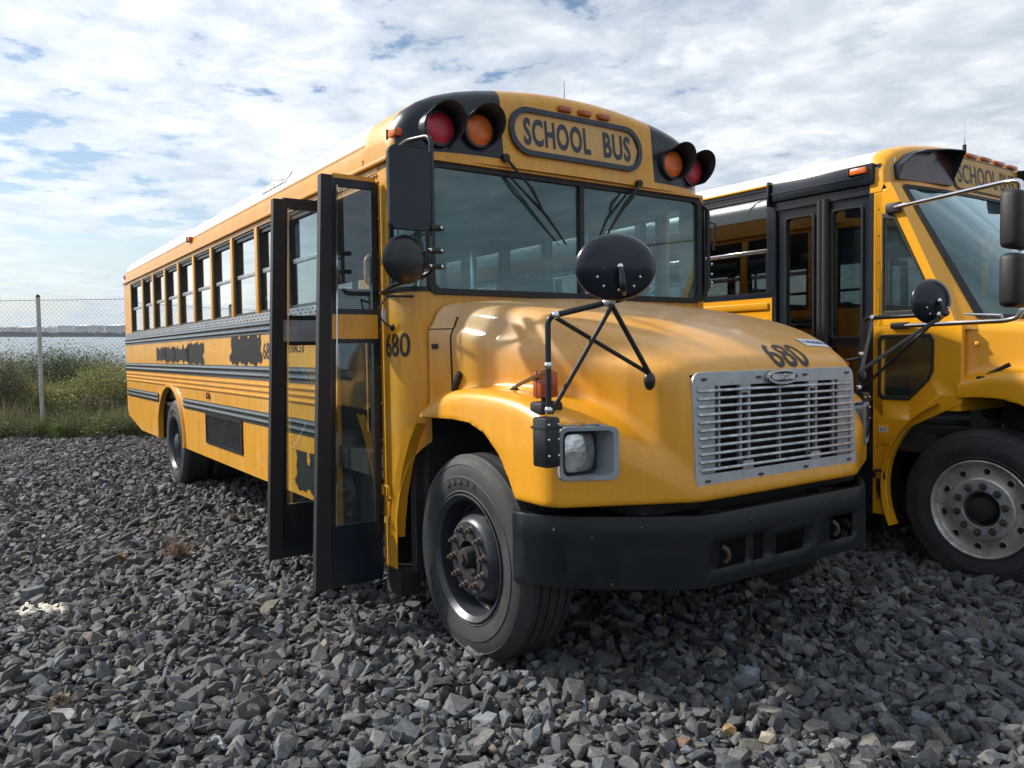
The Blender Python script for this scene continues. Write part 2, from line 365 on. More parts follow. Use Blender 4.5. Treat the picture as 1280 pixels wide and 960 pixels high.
# ================================================================ shared vehicle builders
def lathe_y(prof,mats_idx=None,n=64,m=0): return MB().lathe(prof,n=n,m=m,mats=mats_idx)
TY=[(.285,.05),(.300,.012),(.318,.004),(.33,-.004),(.336,-.001),(.37,-.010),(.405,-.013),(.409,-.009),(.440,-.006),(.462,.002),(.465,-.001),(.480,.008),(.497,.020),(.503,.030),(.508,.036)]
tt=.040
for k in range(4):
    TY+=[(.513,tt),(.514,tt+.038),(.500,tt+.040),(.500,tt+.048)]; tt+=.050
TY+=[(.513,tt),(.508,tt+.03),(.485,tt+.05),(.44,tt+.066),(.36,tt+.06),(.30,tt+.03),(.285,tt)]
def tyre(parent,c,flip=1,n=80):
    b=MB().lathe([(r,h) for r,h in TY],n=n)
    # sidewall lettering ribs
    for k in range(5):
        a0=rad(200+k*9); P=[]
        for rr in (.372,.398):
            for aa in (a0,a0+rad(5)): P.append((rr*math.cos(aa),-.0145,rr*math.sin(aa)))
        b.add([P[0],P[1],P[3],P[2]],[(0,1,2,3)])
        a0=rad(75+k*9); P=[]
        for rr in (.372,.398):
            for aa in (a0,a0+rad(5)): P.append((rr*math.cos(aa),-.0145,rr*math.sin(aa)))
        b.add([P[0],P[1],P[3],P[2]],[(0,1,2,3)])
    o=b.xf(Matrix.Translation(c)@Matrix.Diagonal((1,flip,1,1))).build('tyre','tyre',parent,smooth=30); return o
def hexnut(b,p,r,l,dirn=-1,m=0):
    b.lathe([(r*1.5,0),(r*1.5,dirn*.004),(r,dirn*.005),(r,dirn*l),(r*.55,dirn*(l+.001)),(r*.5,dirn*(l+.016)),(.0005,dirn*(l+.017))],c=p,n=6,m=m)
def steel_steer_rim(parent,c,flip=1):
    X=Matrix.Translation(c)@Matrix.Diagonal((1,flip,1,1))
    P=[(.302,.014),(.312,.0),(.318,-.006),(.312,-.008),(.300,.004),(.288,.014),(.285,.03),(.283,.125),(.265,.140),(.246,.128),(.222,.082),(.198,.040),(.186,.022),(.176,.016),(.083,.016),(.080,.03),(.078,.09)]
    b=MB().lathe(P,n=96)
    rim=b.xf(X).build('rim','rim',parent,smooth=28)
    h=MB()
    for k in range(5):
        a=rad(60+72*k); rr=.233; n=Vector((-math.cos(a)*.83,-.55,-math.sin(a)*.83)).normalized()*-1
        ctr=Vector((rr*math.cos(a),.101,rr*math.sin(a))); nn=Vector((math.cos(a)*.875,-.485,math.sin(a)*.875)).normalized()
        q=nn.to_track_quat('Z','Y').to_matrix().to_4x4(); 
        t=MB().lathe([(.048,-.02),(.048,.0105),(.045,.0115),(.043,.009)],ax='z',n=20); t.xf(Matrix.Translation(ctr)@q); h.add(t.v,t.f)
        t=MB().lathe([(.0001,.0095),(.0445,.0095)],ax='z',n=20); t.xf(Matrix.Translation(ctr)@q); h.add(t.v,t.f)  # near-black disc stands in for the shaded hollow of the hand hole
    build_each(h.xf(X),'hand_hole','dark',rim)
    hb=MB().lathe([(.110,.0155),(.112,.010),(.084,.008),(.082,.03),(.075,.05),(.055,.045),(.052,-.012),(.046,-.022),(.030,-.026),(.018,-.027),(.0005,-.027)],n=32)
    hb.lathe([(.030,-.026),(.028,-.036),(.0005,-.037)],n=6)
    hb.xf(X).build('hub',['under'],parent,smooth=30)
    for k in range(10):
        nb=MB(); a=rad(36*k+8); hexnut(nb,(.143*math.cos(a),.016,.143*math.sin(a)),.0165,.026)
        nb.xf(X).build('wheel_nut','rust',parent,smooth=20)
def rear_rim(parent,c,flip=1,m='rim'):
    X=Matrix.Translation(c)@Matrix.Diagonal((1,flip,1,1))
    P=[(.302,.014),(.312,.0),(.318,-.006),(.312,-.008),(.300,.004),(.285,.02),(.28,.05),(.262,.11),(.245,.17),(.225,.185),(.12,.185),(.115,.12),(.10,.02),(.05,.0),(.0005,-.004)]
    MB().lathe(P,n=64).xf(X).build('rim',m,parent,smooth=28)
def alu_rim(parent,c,flip=1):
    X=Matrix.Translation(c)@Matrix.Diagonal((1,flip,1,1))
    P=[(.300,.014),(.310,.0),(.316,-.007),(.309,-.010),(.300,-.002),(.292,.010),(.286,.022),(.270,.030),(.235,.034),(.208,.030),(.202,.018),(.190,.010),(.118,.008),(.112,.012),(.108,.035),(.106,.07)]
    rim=MB().lathe(P,n=96).xf(X).build('rim','alu',parent,smooth=28)
    h=MB()
    for k in range(10):
        a=rad(36*k+12); ctr=(.247*math.cos(a),.0325,.247*math.sin(a)); h.lathe([(.026,0),(.026,-.003),(.0215,-.004),(.0205,.012)],c=ctr,n=18)
        h.lathe([(.0001,-.0015),(.0212,-.0015)],c=ctr,n=18,m=1)  # dark disc in place of an opening; its shade is in the colour
        h.xf(X).build('hand_hole',['alu','dark'],rim,smooth=30); h=MB()
    hb=MB().lathe([(.106,.06),(.090,.055),(.078,.03),(.074,-.03),(.066,-.042),(.045,-.052),(.030,-.056),(.0005,-.058)],n=40)
    hb.xf(X).build('hub','under',parent,smooth=30)
    g=MB()
    ring=[]
    for k in range(20):
        a=rad(18*k+12); ring.append(((.183 if k%2==0 else .158)*math.cos(a),(.183 if k%2==0 else .158)*math.sin(a)))
    inn=[(.127*math.cos(rad(18*k+12)),.127*math.sin(rad(18*k+12))) for k in range(20)]
    g.ring(ring,inn,.007,.001,ax='y'); g.xf(X).build('nut_retainer','grey',parent,smooth=30)
    for k in range(10):
        nb=MB(); a=rad(36*k+12); hexnut(nb,(.150*math.cos(a),.002,.150*math.sin(a)),.0165,.022)
        nb.lathe([(.023,0),(.023,-.008),(.018,-.012)],c=(.150*math.cos(a),.001,.150*math.sin(a)),n=14)
        nb.xf(X).build('wheel_nut','rust',parent,smooth=20)
def wheel(root,c,kind,side=-1):
    """c: centre of the tyre's outer face. side -1: faces -y"""
    w=D.objects.new('wheel',None); COL.objects.link(w); w.parent=root; w['_o']=root['_o']
    fl=1 if side<0 else -1
    tyre(w,c,fl)
    if kind=='rear': tyre(w,(c[0],c[1]+.32*fl,c[2]),fl,n=48)
    {'steer':steel_steer_rim,'rear':rear_rim,'alu':alu_rim}[kind](w,c,fl)
    return w
def roof_profile(half,h):   # (y,z) from y=-half (right eave) to +half, z at eave ~2.60
    P=[(1.22,2.60),(1.22,2.66),(1.217,2.712),(1.207,2.748),(1.185,2.81),(1.14,2.872),(1.07,2.922),(.98,2.962),(.85,3.0),(.72,3.028),(.60,3.048),(.34,3.078),(.15,3.088),(0,3.090)]
    
    return [(-y,z) for y,z in P]+[(y,z) for y,z in P[-2::-1]]
def cap_shell(prof,xf,xback,zlow,r,yc=0.,nr=8,steps=14):
    """front roof cap: for every profile station a strip from the visor edge up the face, over the brow and back to the roof"""
    rows=[]
    for (y,z) in prof:
        x0=xf(y); hh=max(z-zlow,.002); rr=min(r,hh*.9); col=[]
        zs=[zlow,zlow+min(.042,(hh-rr)*.5)]; zs+=[zs[1]+(zlow+hh-rr-zs[1])*k/(steps-1) for k in range(1,steps)]
        for zz in zs: col.append((x0-.10*(zz-zlow),y+yc,zz))
        xb=x0-.10*(hh-rr)
        for k in range(1,nr+1):
            t=PI/2*k/nr; col.append((xb-rr*1.0*(1-math.cos(t)),y+yc,zlow+hh-rr+rr*math.sin(t)))
        xe=col[-1][0]
        for k in range(1,7): col.append((xe+(xback-xe)*k/6,y+yc,z))
        rows.append(col)
    return rows
def window_proto(root,x0,x1,ys,z0,z1,zm,frame='black',bar='silver',gl='winglass',inset=.035,sg=-1):
    """sash window in a side wall at y=ys (sg=-1: right side)"""
    yi=ys-sg*inset; b=MB(); t=.022
    b.ring(rrect(x0+.002,x1-.002,z0+.002,z1-.002,.035,3),rrect(x0+t,x1-t,z0+t,z1-t,.02,3),ys-sg*.012,yi-sg*.012,ax='y')
    b.box((x0+.01,yi-.008,zm-.018),(x1-.01,yi+.014,zm+.018),m=1,ch=.004)
    b.box((x0+t,yi-.006,z0+t),(x0+t+.012,yi+.006,zm),m=0); b.box((x1-t-.012,yi-.006,z0+t),(x1-t,yi+.006,zm),m=0)
    b.box((x0+t,yi-.010,z1-t-.03),(x1-t,yi+.006,z1-t-.004),m=0)
    w=b.build('window',[frame,bar],root,smooth=30)
    g=MB(); g.add([(x0+t,yi,z0+t),(x1-t,yi,z0+t),(x1-t,yi,zm-.015),(x0+t,yi,zm-.015)],[(0,1,2,3)])
    g.add([(x0+t,yi-sg*.012,zm+.015),(x1-t,yi-sg*.012,zm+.015),(x1-t,yi-sg*.012,z1-t),(x0+t,yi-sg*.012,z1-t)],[(0,1,2,3)])
    g.build('pane',gl,w,smooth=0); return w
def copy_part(src,parent,off,flipy=None):
    c=src.copy(); COL.objects.link(c); c.parent=parent; c.location=Vector(src.location)+Vector(off)
    for ch in list(src.children):
        d=ch.copy(); COL.objects.link(d); d.parent=c
    return c
def seat(root,x,y,w=.98):
    b=MB(); b.box((x-.02,y-w/2,1.0),(x+.44,y+w/2,1.42),ch=.04); 
    b.box((x-.12,y-w/2,1.36),(x-.02,y+w/2,2.02),ch=.04,R=Matrix.Rotation(rad(-6),3,'Y'),c=(x-.07,y,1.36))
    return b.build('seat','seat',root,smooth=40)
def fbox_tube(b,pts,r,n=10,m=0,rb=.04): b.tube(bend(pts,rb),r,n,m)

# ================================================================ BUS 1
B1=thing('school_bus',(-3.2,0,0),'nearer yellow school bus numbered 680, with its front doors open and a silver grille','school bus')
yS=1.22
# --- hood (one moulded piece: nose, shoulders, fenders)
_zt=np.polyfit([-.6,-.3,0,.25,.5,.7,.85,.95,1.05],[1.850,1.828,1.795,1.742,1.677,1.610,1.540,1.478,1.39],4)
_zf=np.polyfit([-.5,-.4,-.3,-.1,.1,.3,.5,.65,.78,.9,1.0],[1.19,1.26,1.31,1.338,1.345,1.338,1.310,1.262,1.185,1.075,.93],6)
ARCH=[(-.75,.20),(-.75,1.10),(-.62,1.165),(-.42,1.178),(-.28,1.184),(-.10,1.190),(.06,1.180),(.20,1.140),(.32,1.055),(.41,.935),(.46,.84),(.50,.70),(.50,.20)]
def hw(x): return np.interp(x,[-.6,-.47,-.42,-.37,-.2,0,.2,.4,.6,.75,.88,1.0],[1.10,1.095,1.03,1.0,.985,.965,.93,.885,.825,.77,.705,.63])
def softp(t,k): return k*np.logaddexp(0,t/k)
def frontx(a): return 1.0-.50*softp(a-.60,.03)
def F1(x,y,z):
    a=np.abs(y); top=z-(np.polyval(_zt,x)-.045*(a/.9)**2)
    zc=1.660-.155*(x+.39); stp=.042/(1+np.exp(np.clip((z-zc)/.016,-40,40)))
    side=(a-(hw(x)-.038+stp)-.03*np.clip(z-1.3,0,1))*.98
    fr=x-frontx(a)+.05*np.clip(z-.9,0,1)*.9
    nose=smax(top,side,.13); nose=smax(nose,fr,.075)
    fen=smax(z-np.polyval(_zf,x),a-1.183+.05*np.clip(z-1.1,0,1),.085); fen=smax(fen,x-frontx(a),.085)
    # soft bulge line of the fender front
    g=smin(nose,fen,.045)
    g=smax(g,.862-z,.02); g=np.maximum(g,-.475-x)
    ar=np.maximum(poly_sd(x,z,ARCH),.60-a); g=smax(g,-ar,.012)
    # lamp pocket and grille opening
    pk=np.maximum.reduce([.930-a,a-1.139,.990-z,z-1.199,.66-x]); g=np.maximum(g,-pk)
    gp=np.maximum.reduce([a-.575,.935-z,z-1.408,.925-x]); g=np.maximum(g,-gp)
    # shallow scoop in the nose above the badge
    return g
V,Q=netmesh(F1,(-.49,-1.22,.82),(1.04,0.001+.03,1.90),.0155)
keep=V[:,1]<.02
Vl=[tuple(p) for p in V]; fl=[]; mi=[]
for q in Q:
    cx,cy,cz=V[q].mean(0)
    if cy>0: continue
    inw=(abs(cy)<1.165 and cz<1.20 and cx<.52 and poly_sd(np.array([cx]),np.array([cz]),ARCH)[0]<.02) or cz<.872 and abs(cy)<1.1 and cx<.7
    inp=(.91<-cy<1.15 and .975<cz<1.21 and cx<float(frontx(-cy))-.012)
    ing=(abs(cy)<.60 and .93<cz<1.41 and cx<.955)
    fl.append(tuple(q)); mi.append(1 if inw else (2 if inp else (3 if ing else 0)))
hb=MB(); hb.add(Vl,fl,mi)
n0=len(Vl); hb.add([(x,-y,z) for x,y,z in Vl],[f[::-1] for f in fl],mi)
hb.v=[(x,(0.0 if abs(y)<.012 else y),z) for x,y,z in hb.v]
used=sorted(set(i for f in hb.f for i in f)); mp={o:i for i,o in enumerate(used)}; hb.v=[hb.v[i] for i in used]; hb.f=[tuple(mp[i] for i in f) for f in hb.f]
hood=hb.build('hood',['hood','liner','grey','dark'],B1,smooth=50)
def hoodpt(o,d,m=2.,step=.004):
    """march from inside o along d to the hood skin"""
    o=Vector(o); d=Vector(d).normalized(); t=0
    while t<m:
        p=o+d*t
        if float(F1(np.array(p.x),np.array(p.y),np.array(p.z)))>0: return p
        t+=step
    return o+d*m
# number on the brow of the hood
def brow(u,v):   # v up the brow: angle, u across
    a=rad(21+v*1.0); p=hoodpt((.62,u,1.30),(math.cos(a),0,math.sin(a)),1.2,.002); d=Vector((math.cos(a),0,math.sin(a))); return p+d*.0025
t=text('680',27.,.285,bold=.01,sub=1); tmap(t,lambda u,v:brow(u-.02,v)); t.build('number_decal','ink',hood,smooth=0)
st=MB(); R_=[[brow(.40+.30*i/6,26+15*j/5) for i in range(7)] for j in range(6)]; st.grid(R_); dec=st.build('sticker','label',hood,smooth=60)
t=MB(); r_b=random.Random(5); u0=0.
while u0<.22:
    w_=r_b.uniform(.006,.016); v0=r_b.uniform(0,2); v1=r_b.uniform(4.5,7.5)
    t.grid([[tuple(brow(u0+.43+w_*i,v0+(v1-v0)*j/2+30)+Vector((.001,0,.0012))) for i in range(2)] for j in range(3)]); u0+=w_+r_b.uniform(.003,.009)
t.build('sticker_print','blueink',hood,smooth=0)
# seams and small fittings on the hood
def surfline(pts,r,name,mt,parent,n=6):
    P=[]
    for (x,z) in pts:
        p=hoodpt((x,-.5,z),(0,-1,0),1.0,.002); P.append(p+Vector((0,.0,0)))
    return MB().tube(P,r,n).build(name,mt,parent)
surfline([(-.375,1.72-.05*i) for i in range(9)],.0055,'hood_seam','seam',hood)
surfline([(-.47+.012*i,1.655) for i in range(9)],.003,'cowl_seam','seam',hood)
b=MB(); p=hoodpt((-.33,-.5,1.36),(0,-1,0)); b.box((p.x-.015,p.y-.022,1.305),(p.x+.022,p.y+.01,1.43),ch=.01,R=Matrix.Rotation(rad(32),3,'Y')); b.build('hood_latch','rubber',hood)
b=MB(); p=hoodpt((-.45,-.5,1.56),(0,-1,0)); b.box((p.x-.03,p.y-.006,1.548),(p.x+.022,p.y+.02,1.575),ch=.003); b.build('vent_badge','ink',hood)
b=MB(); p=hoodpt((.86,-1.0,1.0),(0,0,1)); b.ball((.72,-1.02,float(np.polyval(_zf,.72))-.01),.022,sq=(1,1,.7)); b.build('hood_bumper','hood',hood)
# splash flare behind the arch, seen edge-on as a bright strip
fl=[(-.715,.50),(-.700,.60),(-.665,.75),(-.600,.92),(-.52,1.06),(-.435,1.165)]
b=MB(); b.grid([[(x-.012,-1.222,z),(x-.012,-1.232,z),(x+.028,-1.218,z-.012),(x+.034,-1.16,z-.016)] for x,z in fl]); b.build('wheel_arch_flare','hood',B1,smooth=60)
# --- grille
g=MB(); g.ring(rrect(-.600,.602,.908,1.427,.05),rrect(-.560,.560,.978,1.362,.004),.968,.984,ax='x')
g.xf(Matrix.Translation((.985,0,1.17))@Matrix.Rotation(rad(-2.6),4,'Y')@Matrix.Translation((-.985,0,-1.17)))
GR=g.build('grille','grille',B1,smooth=30,bevel=.003)
def gx(z): return .988-.0454*(z-1.17)
s=MB()
for k in range(11):
    z=1.345-.0345*k; x=gx(z); s.box((x-.012,-.575,z-.009),(x+.004,.575,z+.004),m=0,ch=.003,R=Matrix.Rotation(rad(-18),3,'Y'))
build_each(s,'slat','silver',GR,smooth=30)
s=MB()
for yy,w in ((-.43,.006),(-.285,.008),(-.225,.008),(0,.006),(.225,.008),(.285,.008),(.43,.006)):
    s.box((gx(1.17)-.03,yy-w,.985),(gx(1.17)-.014,yy+w,1.362))
for yy in (-.255,.255):
    for zz in (1.345,.999): s.box((gx(zz)-.012,yy-.036,zz-.018),(gx(zz)-.003,yy+.036,zz+.018))
for sy in (-1,1): s.box((gx(1.17)-.024,sy*.462,.978),(gx(1.17)-.011,sy*.575,1.366))
build_each(s,'bar','grille',GR,smooth=30)
s=MB()
for yy,zz in ((-.53,1.395),(-.16,1.395),(.19,1.397),(.54,1.397),(-.53,.95),(-.17,.947),(.17,.95),(.53,.953)):
    s.box((gx(zz)-.004,yy-.014,zz-.006),(gx(zz)+.006,yy+.012,zz+.005),ch=.002)
build_each(s,'clip','rust',GR)
bd=MB(); x=gx(1.392)+.002; ov=lambda a,b_,n=28:[(a*math.cos(2*PI*i/n),1.392+b_*math.sin(2*PI*i/n)) for i in range(n)]
bd.prism(ov(.118,.036),x,x+.012,ax='x',m=0); bd.ring(ov(.118,.036),ov(.104,.025),x+.012,x+.017,ax='x',m=0); bd.prism(ov(.103,.0245),x+.0115,x+.0135,ax='x',m=1)
BD=bd.build('badge',['chrome','navy'],GR,smooth=30)
t=text('FREIGHTLINER',.028,.180,bold=.05); tmap(t,lambda u,v:(x+.0155,u-.092+v*.25,1.378+v)); t.build('badge_lettering','label',BD,smooth=0)
# --- headlights
for sg in (-1,1):
    b=MB(); o=rrect(.918,1.148,.980,1.207,.03,3); i_=rrect(.938,1.132,.999,1.190,.022,3); n=len(o)
    P=lambda a,z,dx:(float(frontx(a))+dx,sg*a,z)
    b.add([P(a,z,-.004) for a,z in o]+[P(a,z,.010) for a,z in o]+[P(a,z,.010) for a,z in i_]+[(.699,sg*(a if a<1.05 else a-.004),z) for a,z in i_],
          [f for k in range(n) for f in [(k,(k+1)%n,n+(k+1)%n,n+k),(n+k,n+(k+1)%n,2*n+(k+1)%n,2*n+k),(2*n+k,2*n+(k+1)%n,3*n+(k+1)%n,3*n+k)]]+[tuple(range(3*n,4*n))])
    H=b.build('headlight','grey',B1,smooth=30)
    b=MB(); b.ring(rrect(.957,1.134,1.006,1.182,.03,4),rrect(.965,1.126,1.014,1.174,.026,4),.700,.746,ax='x')
    if sg<0: b.v=[(x_,-y_,z_) for x_,y_,z_ in b.v]
    b.build('lamp_ring','rubber',H,smooth=30)
    b=MB(); G=[]
    for j in range(11):
        row=[]
        for k in range(13):
            u=k/6-1; w=j/5-1; row.append((.736+.020*(1-.5*u*u-.5*w*w),sg*(1.0455+.081*u),1.094+.081*w))
        G.append(row)
    b.grid(G); b.build('lens','headglass',H,smooth=60)
# --- bumper
path=[(.44,1.188),(.52,1.172),(.61,1.118),(.70,1.045),(.795,.948),(.885,.840),(.96,.735),(1.01,.66),(1.038,.60)]
pl=[(x,-y) for x,y in path]
ycut=[-.60,-.52,-.385,-.345,-.26,-.19,-.165,-.12,-.06,.06,.20,.26,.385,.52,.60]
ycut=[-.60,-.53,-.34,-.285,-.215,-.125,.085,.20,.295,.49,.55,.60]
pl+= [(1.043,y) for y in ycut[1:-1]]+[(x,y) for x,y in path[::-1]]
zc_=[.500,.53,.57,.60,.665,.69,.72,.80]
def hole(i,j):
    if j<0 or j>=len(pl)-1: return False
    y0,y1=pl[j][1],pl[j+1][1]; z0,z1=zc_[i],zc_[i+1]
    ym=(y0+y1)/2; zm=(z0+z1)/2
    if pl[j][0]<1.04: return False
    if -.53<ym<-.34 and .57<zm<.69: return True
    if -.285<ym<-.215 and .57<zm<.69: return True
    if -.125<ym<.085 and .57<zm<.665: return True
    if .295<ym<.49 and .57<zm<.69: return True
    return False
rows=[[(x,y,z) for x,y in pl] for z in zc_]
b=MB(); b.grid(rows,skip=hole)
# lips top and bottom turned inwards
cin=lambda x,y,d:(x-d*(.5 if abs(y)>1.0 else 1),y*(1-.03*(d>0)),)
b.grid([[(x,y,.80) for x,y in pl],[(x-.006,y*.996,.812) for x,y in pl],[(x-.035,y*.975,.814) for x,y in pl]])
b.grid([[(x,y,.500) for x,y in pl],[(x-.01,y*.99,.493) for x,y in pl],[(x-.05,y*.97,.491) for x,y in pl]])
BP=b.build('bumper','bumper',B1,smooth=40); sd=BP.modifiers.new('s','SOLIDIFY'); sd.thickness=.007; sd.offset=-1
b=MB(); b.box((.60,-.62,.52),(.90,.62,.78)); b.build('bumper_backing','dark',BP)
b=MB()
for y0 in (-.47,.35):
    b.tube([(1.02,y0,.66),(1.035,y0+.02,.64),(1.036,y0+.03,.61),(1.02,y0+.02,.585)],.011,8)
for y0,z0 in ((-.30,.757),(.25,.77),(-.83,.77),(-.99,.72),(-.93,.52),(-1.10,.75),(.42,.76)):
    xx=np.interp(abs(y0),[.6,.66,.735,.84,.948,1.045,1.118,1.172],[1.043,1.01,.96,.885,.795,.70,.61,.52]); b.ball((float(xx),y0,z0),.007,n=6)
build_each(b,'bolt','rust',BP)
# --- body shell: side walls
WX=[-9.05,-8.14,-7.42,-6.70,-5.98,-5.265,-4.55,-3.835,-3.12,-2.40,-1.68]
ZB,ZT=1.862,2.555
axr=-6.57
def side(sg,xfront):
    b=MB(); yo=sg*yS; yi=sg*(yS-.035)
    arch=[(axr+.70*math.cos(t),.505+.66*math.sin(t)) for t in [rad(180-180*i/20) for i in range(21)]]
    arch=[(min(max(x,-7.22),-5.88),max(z,.508)) for x,z in arch]
    poly=[(-9.60,1.80),(-9.60,.74),(-9.50,.66),(-8.5,.508)]+arch+[(xfront,.508),(xfront,1.80)]
    b.prism(poly,yo,yi,ax='y',m=0)
    b.box((-9.60,yi,1.80),(xfront,yo,ZB),m=0)
    b.box((-9.60,yi,ZT),(-.70,yo,2.605),m=0)
    xs=WX if sg<0 else WX+[-.95]
    for k,x in enumerate(xs):
        if k==0: b.box((-9.60,yi,ZB),(x,yo,ZT),m=0)
        else: b.box((x-.036,yi,ZB),(x+.036,yo+sg*.004,ZT),m=0,ch=.006)
    return b
S1=side(-1,-1.62); 
body=S1.build('body_side','yellow',B1,smooth=30)
side(1,-.66).build('body_side','yellow',B1,smooth=30)
# arch trim
b=MB(); A=[(-7.22,.51)]+[(min(max(axr+.70*math.cos(t),-7.22),-5.88),.505+.66*math.sin(t)) for t in [rad(165-150*i/16) for i in range(17)]]+[(-5.88,.51)]
b.grid([[(x,-1.222,z),(x,-1.245,z),(x+.03*(1 if x>axr else -1)*abs(x-axr)/.7,-1.245,z+.03*(z-.4)/.7),(x+.04*(1 if x>axr else -1)*abs(x-axr)/.7,-1.222,z+.04*(z-.4)/.7)] for x,z in A]); b.build('wheel_arch_trim','yellow',body,smooth=60)
# roof
prof=roof_profile(1.22,.485)
xr=-1.0
stn=[(-9.72,.80),(-9.70,.88),(-9.64,.95),(-9.56,.985),(-9.45,1.0),(-9.2,1.0),(-5,1.0),(xr,1.0)]
rows=[[(x,y*s,2.60+(z-2.60)*s if s<1 else z) for y,z in prof] for x,s in stn]
rf=MB(); rf.grid(rows,mf=lambda i,j:1 if 3<=j<=22 else 0)
rf.add(rows[0],[tuple(range(len(prof)))],0)
ROOF=rf.build('roof',['yellow','white'],B1,smooth=50)
b=MB()   # roof bows (seams) and drip rail
for x in WX[1:]:
    b.tube([(x,y*1.001,z+.002) for y,z in prof[4:-4]],.006,6,m=0)
ROOF2=b.build('roof_seams','white',ROOF,smooth=60)
b=MB()
for sg in (-1,1): b.box((-9.6,sg*1.222,2.590),(-.66,sg*1.245,2.612),ch=.005); b.box((-9.6,sg*1.214,2.742),(-1.0,sg*1.217,2.748))
b.build('drip_rail','yellow',ROOF,smooth=30)
b=MB()   # rivets along roof edge and side panels
def rv(b,p,r=.0075): b.ball(p,r,n=4,sq=(1,.5,1))
for k in range(110): 
    x=-9.5+k*.078
    rv(b,(x,-1.218,2.655),.005)
for x in WX[1:]+[-9.0,-8.6]:
    for z in np.arange(1.47,1.70,.04): rv(b,(x+.02,-1.221,z),.0055)
    for z in np.arange(1.10,1.17,.035): rv(b,(x+.02,-1.221,z),.0055)
    for z in np.arange(.56,.95,.045):
        if not (-7.3<x<-5.8) and not(-5<x<-3.6): rv(b,(x+.02,-1.221,z),.0055)
b.build('rivets','rivet',body,smooth=60)
# rub rails
def rail(z0,z1,x0,x1,sg=-1):
    b=MB(); yo=sg*yS; h=z1-z0
    for f0,f1 in ((.02,.46),(.54,.98)):
        a,c=z0+h*f0,z0+h*f1
        pr=[(yo,a),(yo+sg*.014,a+.004),(yo+sg*.020,(a+c)/2),(yo+sg*.014,c-.004),(yo,c)]
        b.add([(x0,y,z) for y,z in pr]+[(x1,y,z) for y,z in pr],[(i,i+1,i+6,i+5) for i in range(4)]+[(0,1,2,3,4),(9,8,7,6,5)])
    b.box((x0,yo+sg*.001,z0-.012),(x1,yo+sg*.006,z1+.006))
    return b.build('rub_rail','rail',body if sg<0 else B1,smooth=30)
for sg,xe in ((-1,-1.64),(1,-.72)):
    rail(1.705,1.790,-9.58,xe,sg); rail(1.335,1.430,-9.58,xe,sg); rail(.965,1.060,-9.50,-7.24,sg); rail(.965,1.060,-5.86,xe,sg)
b=MB()
for z in (1.285,1.238,1.190):
    pr=[(-yS,z-.012),(-yS-.014,z-.004),(-yS-.014,z+.006),(-yS,z+.012)]
    b.add([(-9.58,y,q) for y,q in pr]+[(-1.64,y,q) for y,q in pr],[(i,i+1,i+5,i+4) for i in range(3)])
b.build('side_ribs','yellow',body,smooth=60)
b=MB(); b.box((-9.55,-1.2215,1.797),(-1.66,-1.228,1.860),m=0)
for k in range(160):
    x=-9.5+k*.049; b.ball((x,-1.229,1.815 if k%2 else 1.842),.006,n=3,m=1)
b.build('rivet_strip',['silver','dark'],body,smooth=40)
# over-sprayed lettering (irregular outlines)
def spraymat():
    m=D.materials.new('black_overspray'); m.use_nodes=True; N=m.node_tree.nodes; L=m.node_tree.links; b=N['Principled BSDF']; b.inputs['Base Color'].default_value=(.010,.011,.012,1); b.inputs['Roughness'].default_value=.6; b.inputs['Specular IOR Level'].default_value=.25
    at=N.new('ShaderNodeAttribute'); at.attribute_name='cover'; tc=N.new('ShaderNodeTexCoord').outputs['Object']
    mp=N.new('ShaderNodeMapping'); mp.inputs['Scale'].default_value=(1,1,.55); L.new(tc,mp.inputs[0])
    f=noise(N,L,mp.outputs[0],7,7,.72,.3); k=mth(N,L,'ADD',mth(N,L,'MULTIPLY',at.outputs['Fac'],.9),f)
    al=ramp(N,L,k,[(.84,0.),(1.05,.97)]); L.new(al,b.inputs['Alpha']); return m
M_['sprayed']=spraymat()
def blotch(x0,x1,z0,z1,amp,seed,cv=.86,name='painted_over_patch'):
    e=.07; x0-=e*.6;x1+=e*.6;z0-=e*.5;z1+=e*.5; nx,nz=30,12; b=MB(); b.grid([[(x0+(x1-x0)*i/nx,-1.2225,z0+(z1-z0)*j/nz) for i in range(nx+1)] for j in range(nz+1)])
    o=b.build(name,'sprayed',body,smooth=0); r=np.random.default_rng(seed); ph=r.uniform(0,6.28,6); me=o.data; at=me.attributes.new('cover','FLOAT','POINT')
    vals=[]
    for v in me.vertices:
        x=v.co.x+B1['_o'][0]; z=v.co.z+B1['_o'][2]; w=.5*amp*(math.sin(x*23+ph[0])+math.sin(x*47+ph[1])+math.sin(z*31+ph[2])+math.sin(z*53+ph[3]))
        d=min(x-x0,x1-x,z-z0,z1-z)+w; vals.append(cv*max(0,min(1,d/e)))
    at.data.foreach_set('value',vals); return o
blotch(-3.94,-3.06,1.44,1.70,.045,3,1.2); blotch(-7.30,-6.75,1.46,1.63,.016,5); blotch(-6.82,-6.25,1.45,1.62,.018,6); blotch(-6.30,-5.60,1.46,1.63,.02,7); blotch(-5.66,-4.95,1.44,1.67,.03,8,.95)
blotch(-2.30,-1.70,.545,.80,.06,12,1.2)
tt_=text('680',.135,.25,bold=.012); tmap(tt_,lambda u,v:(-3.00+u,-1.2225,1.49+v)); tt_.build('number_decal','ink',body,smooth=0)
tt_=text('ETRAC5 0',.070,.33,bold=.01); tmap(tt_,lambda u,v:(-2.40+u,-1.2225,1.54+v)); tt_.build('lettering','ink',body,smooth=0)
b=MB(); b.box((-1.93,-1.221,1.640),(-1.70,-1.224,1.680),m=0); b.box((-1.93,-1.221,1.595),(-1.70,-1.224,1.625),m=1); b.build('sticker',['label','ink'],body)
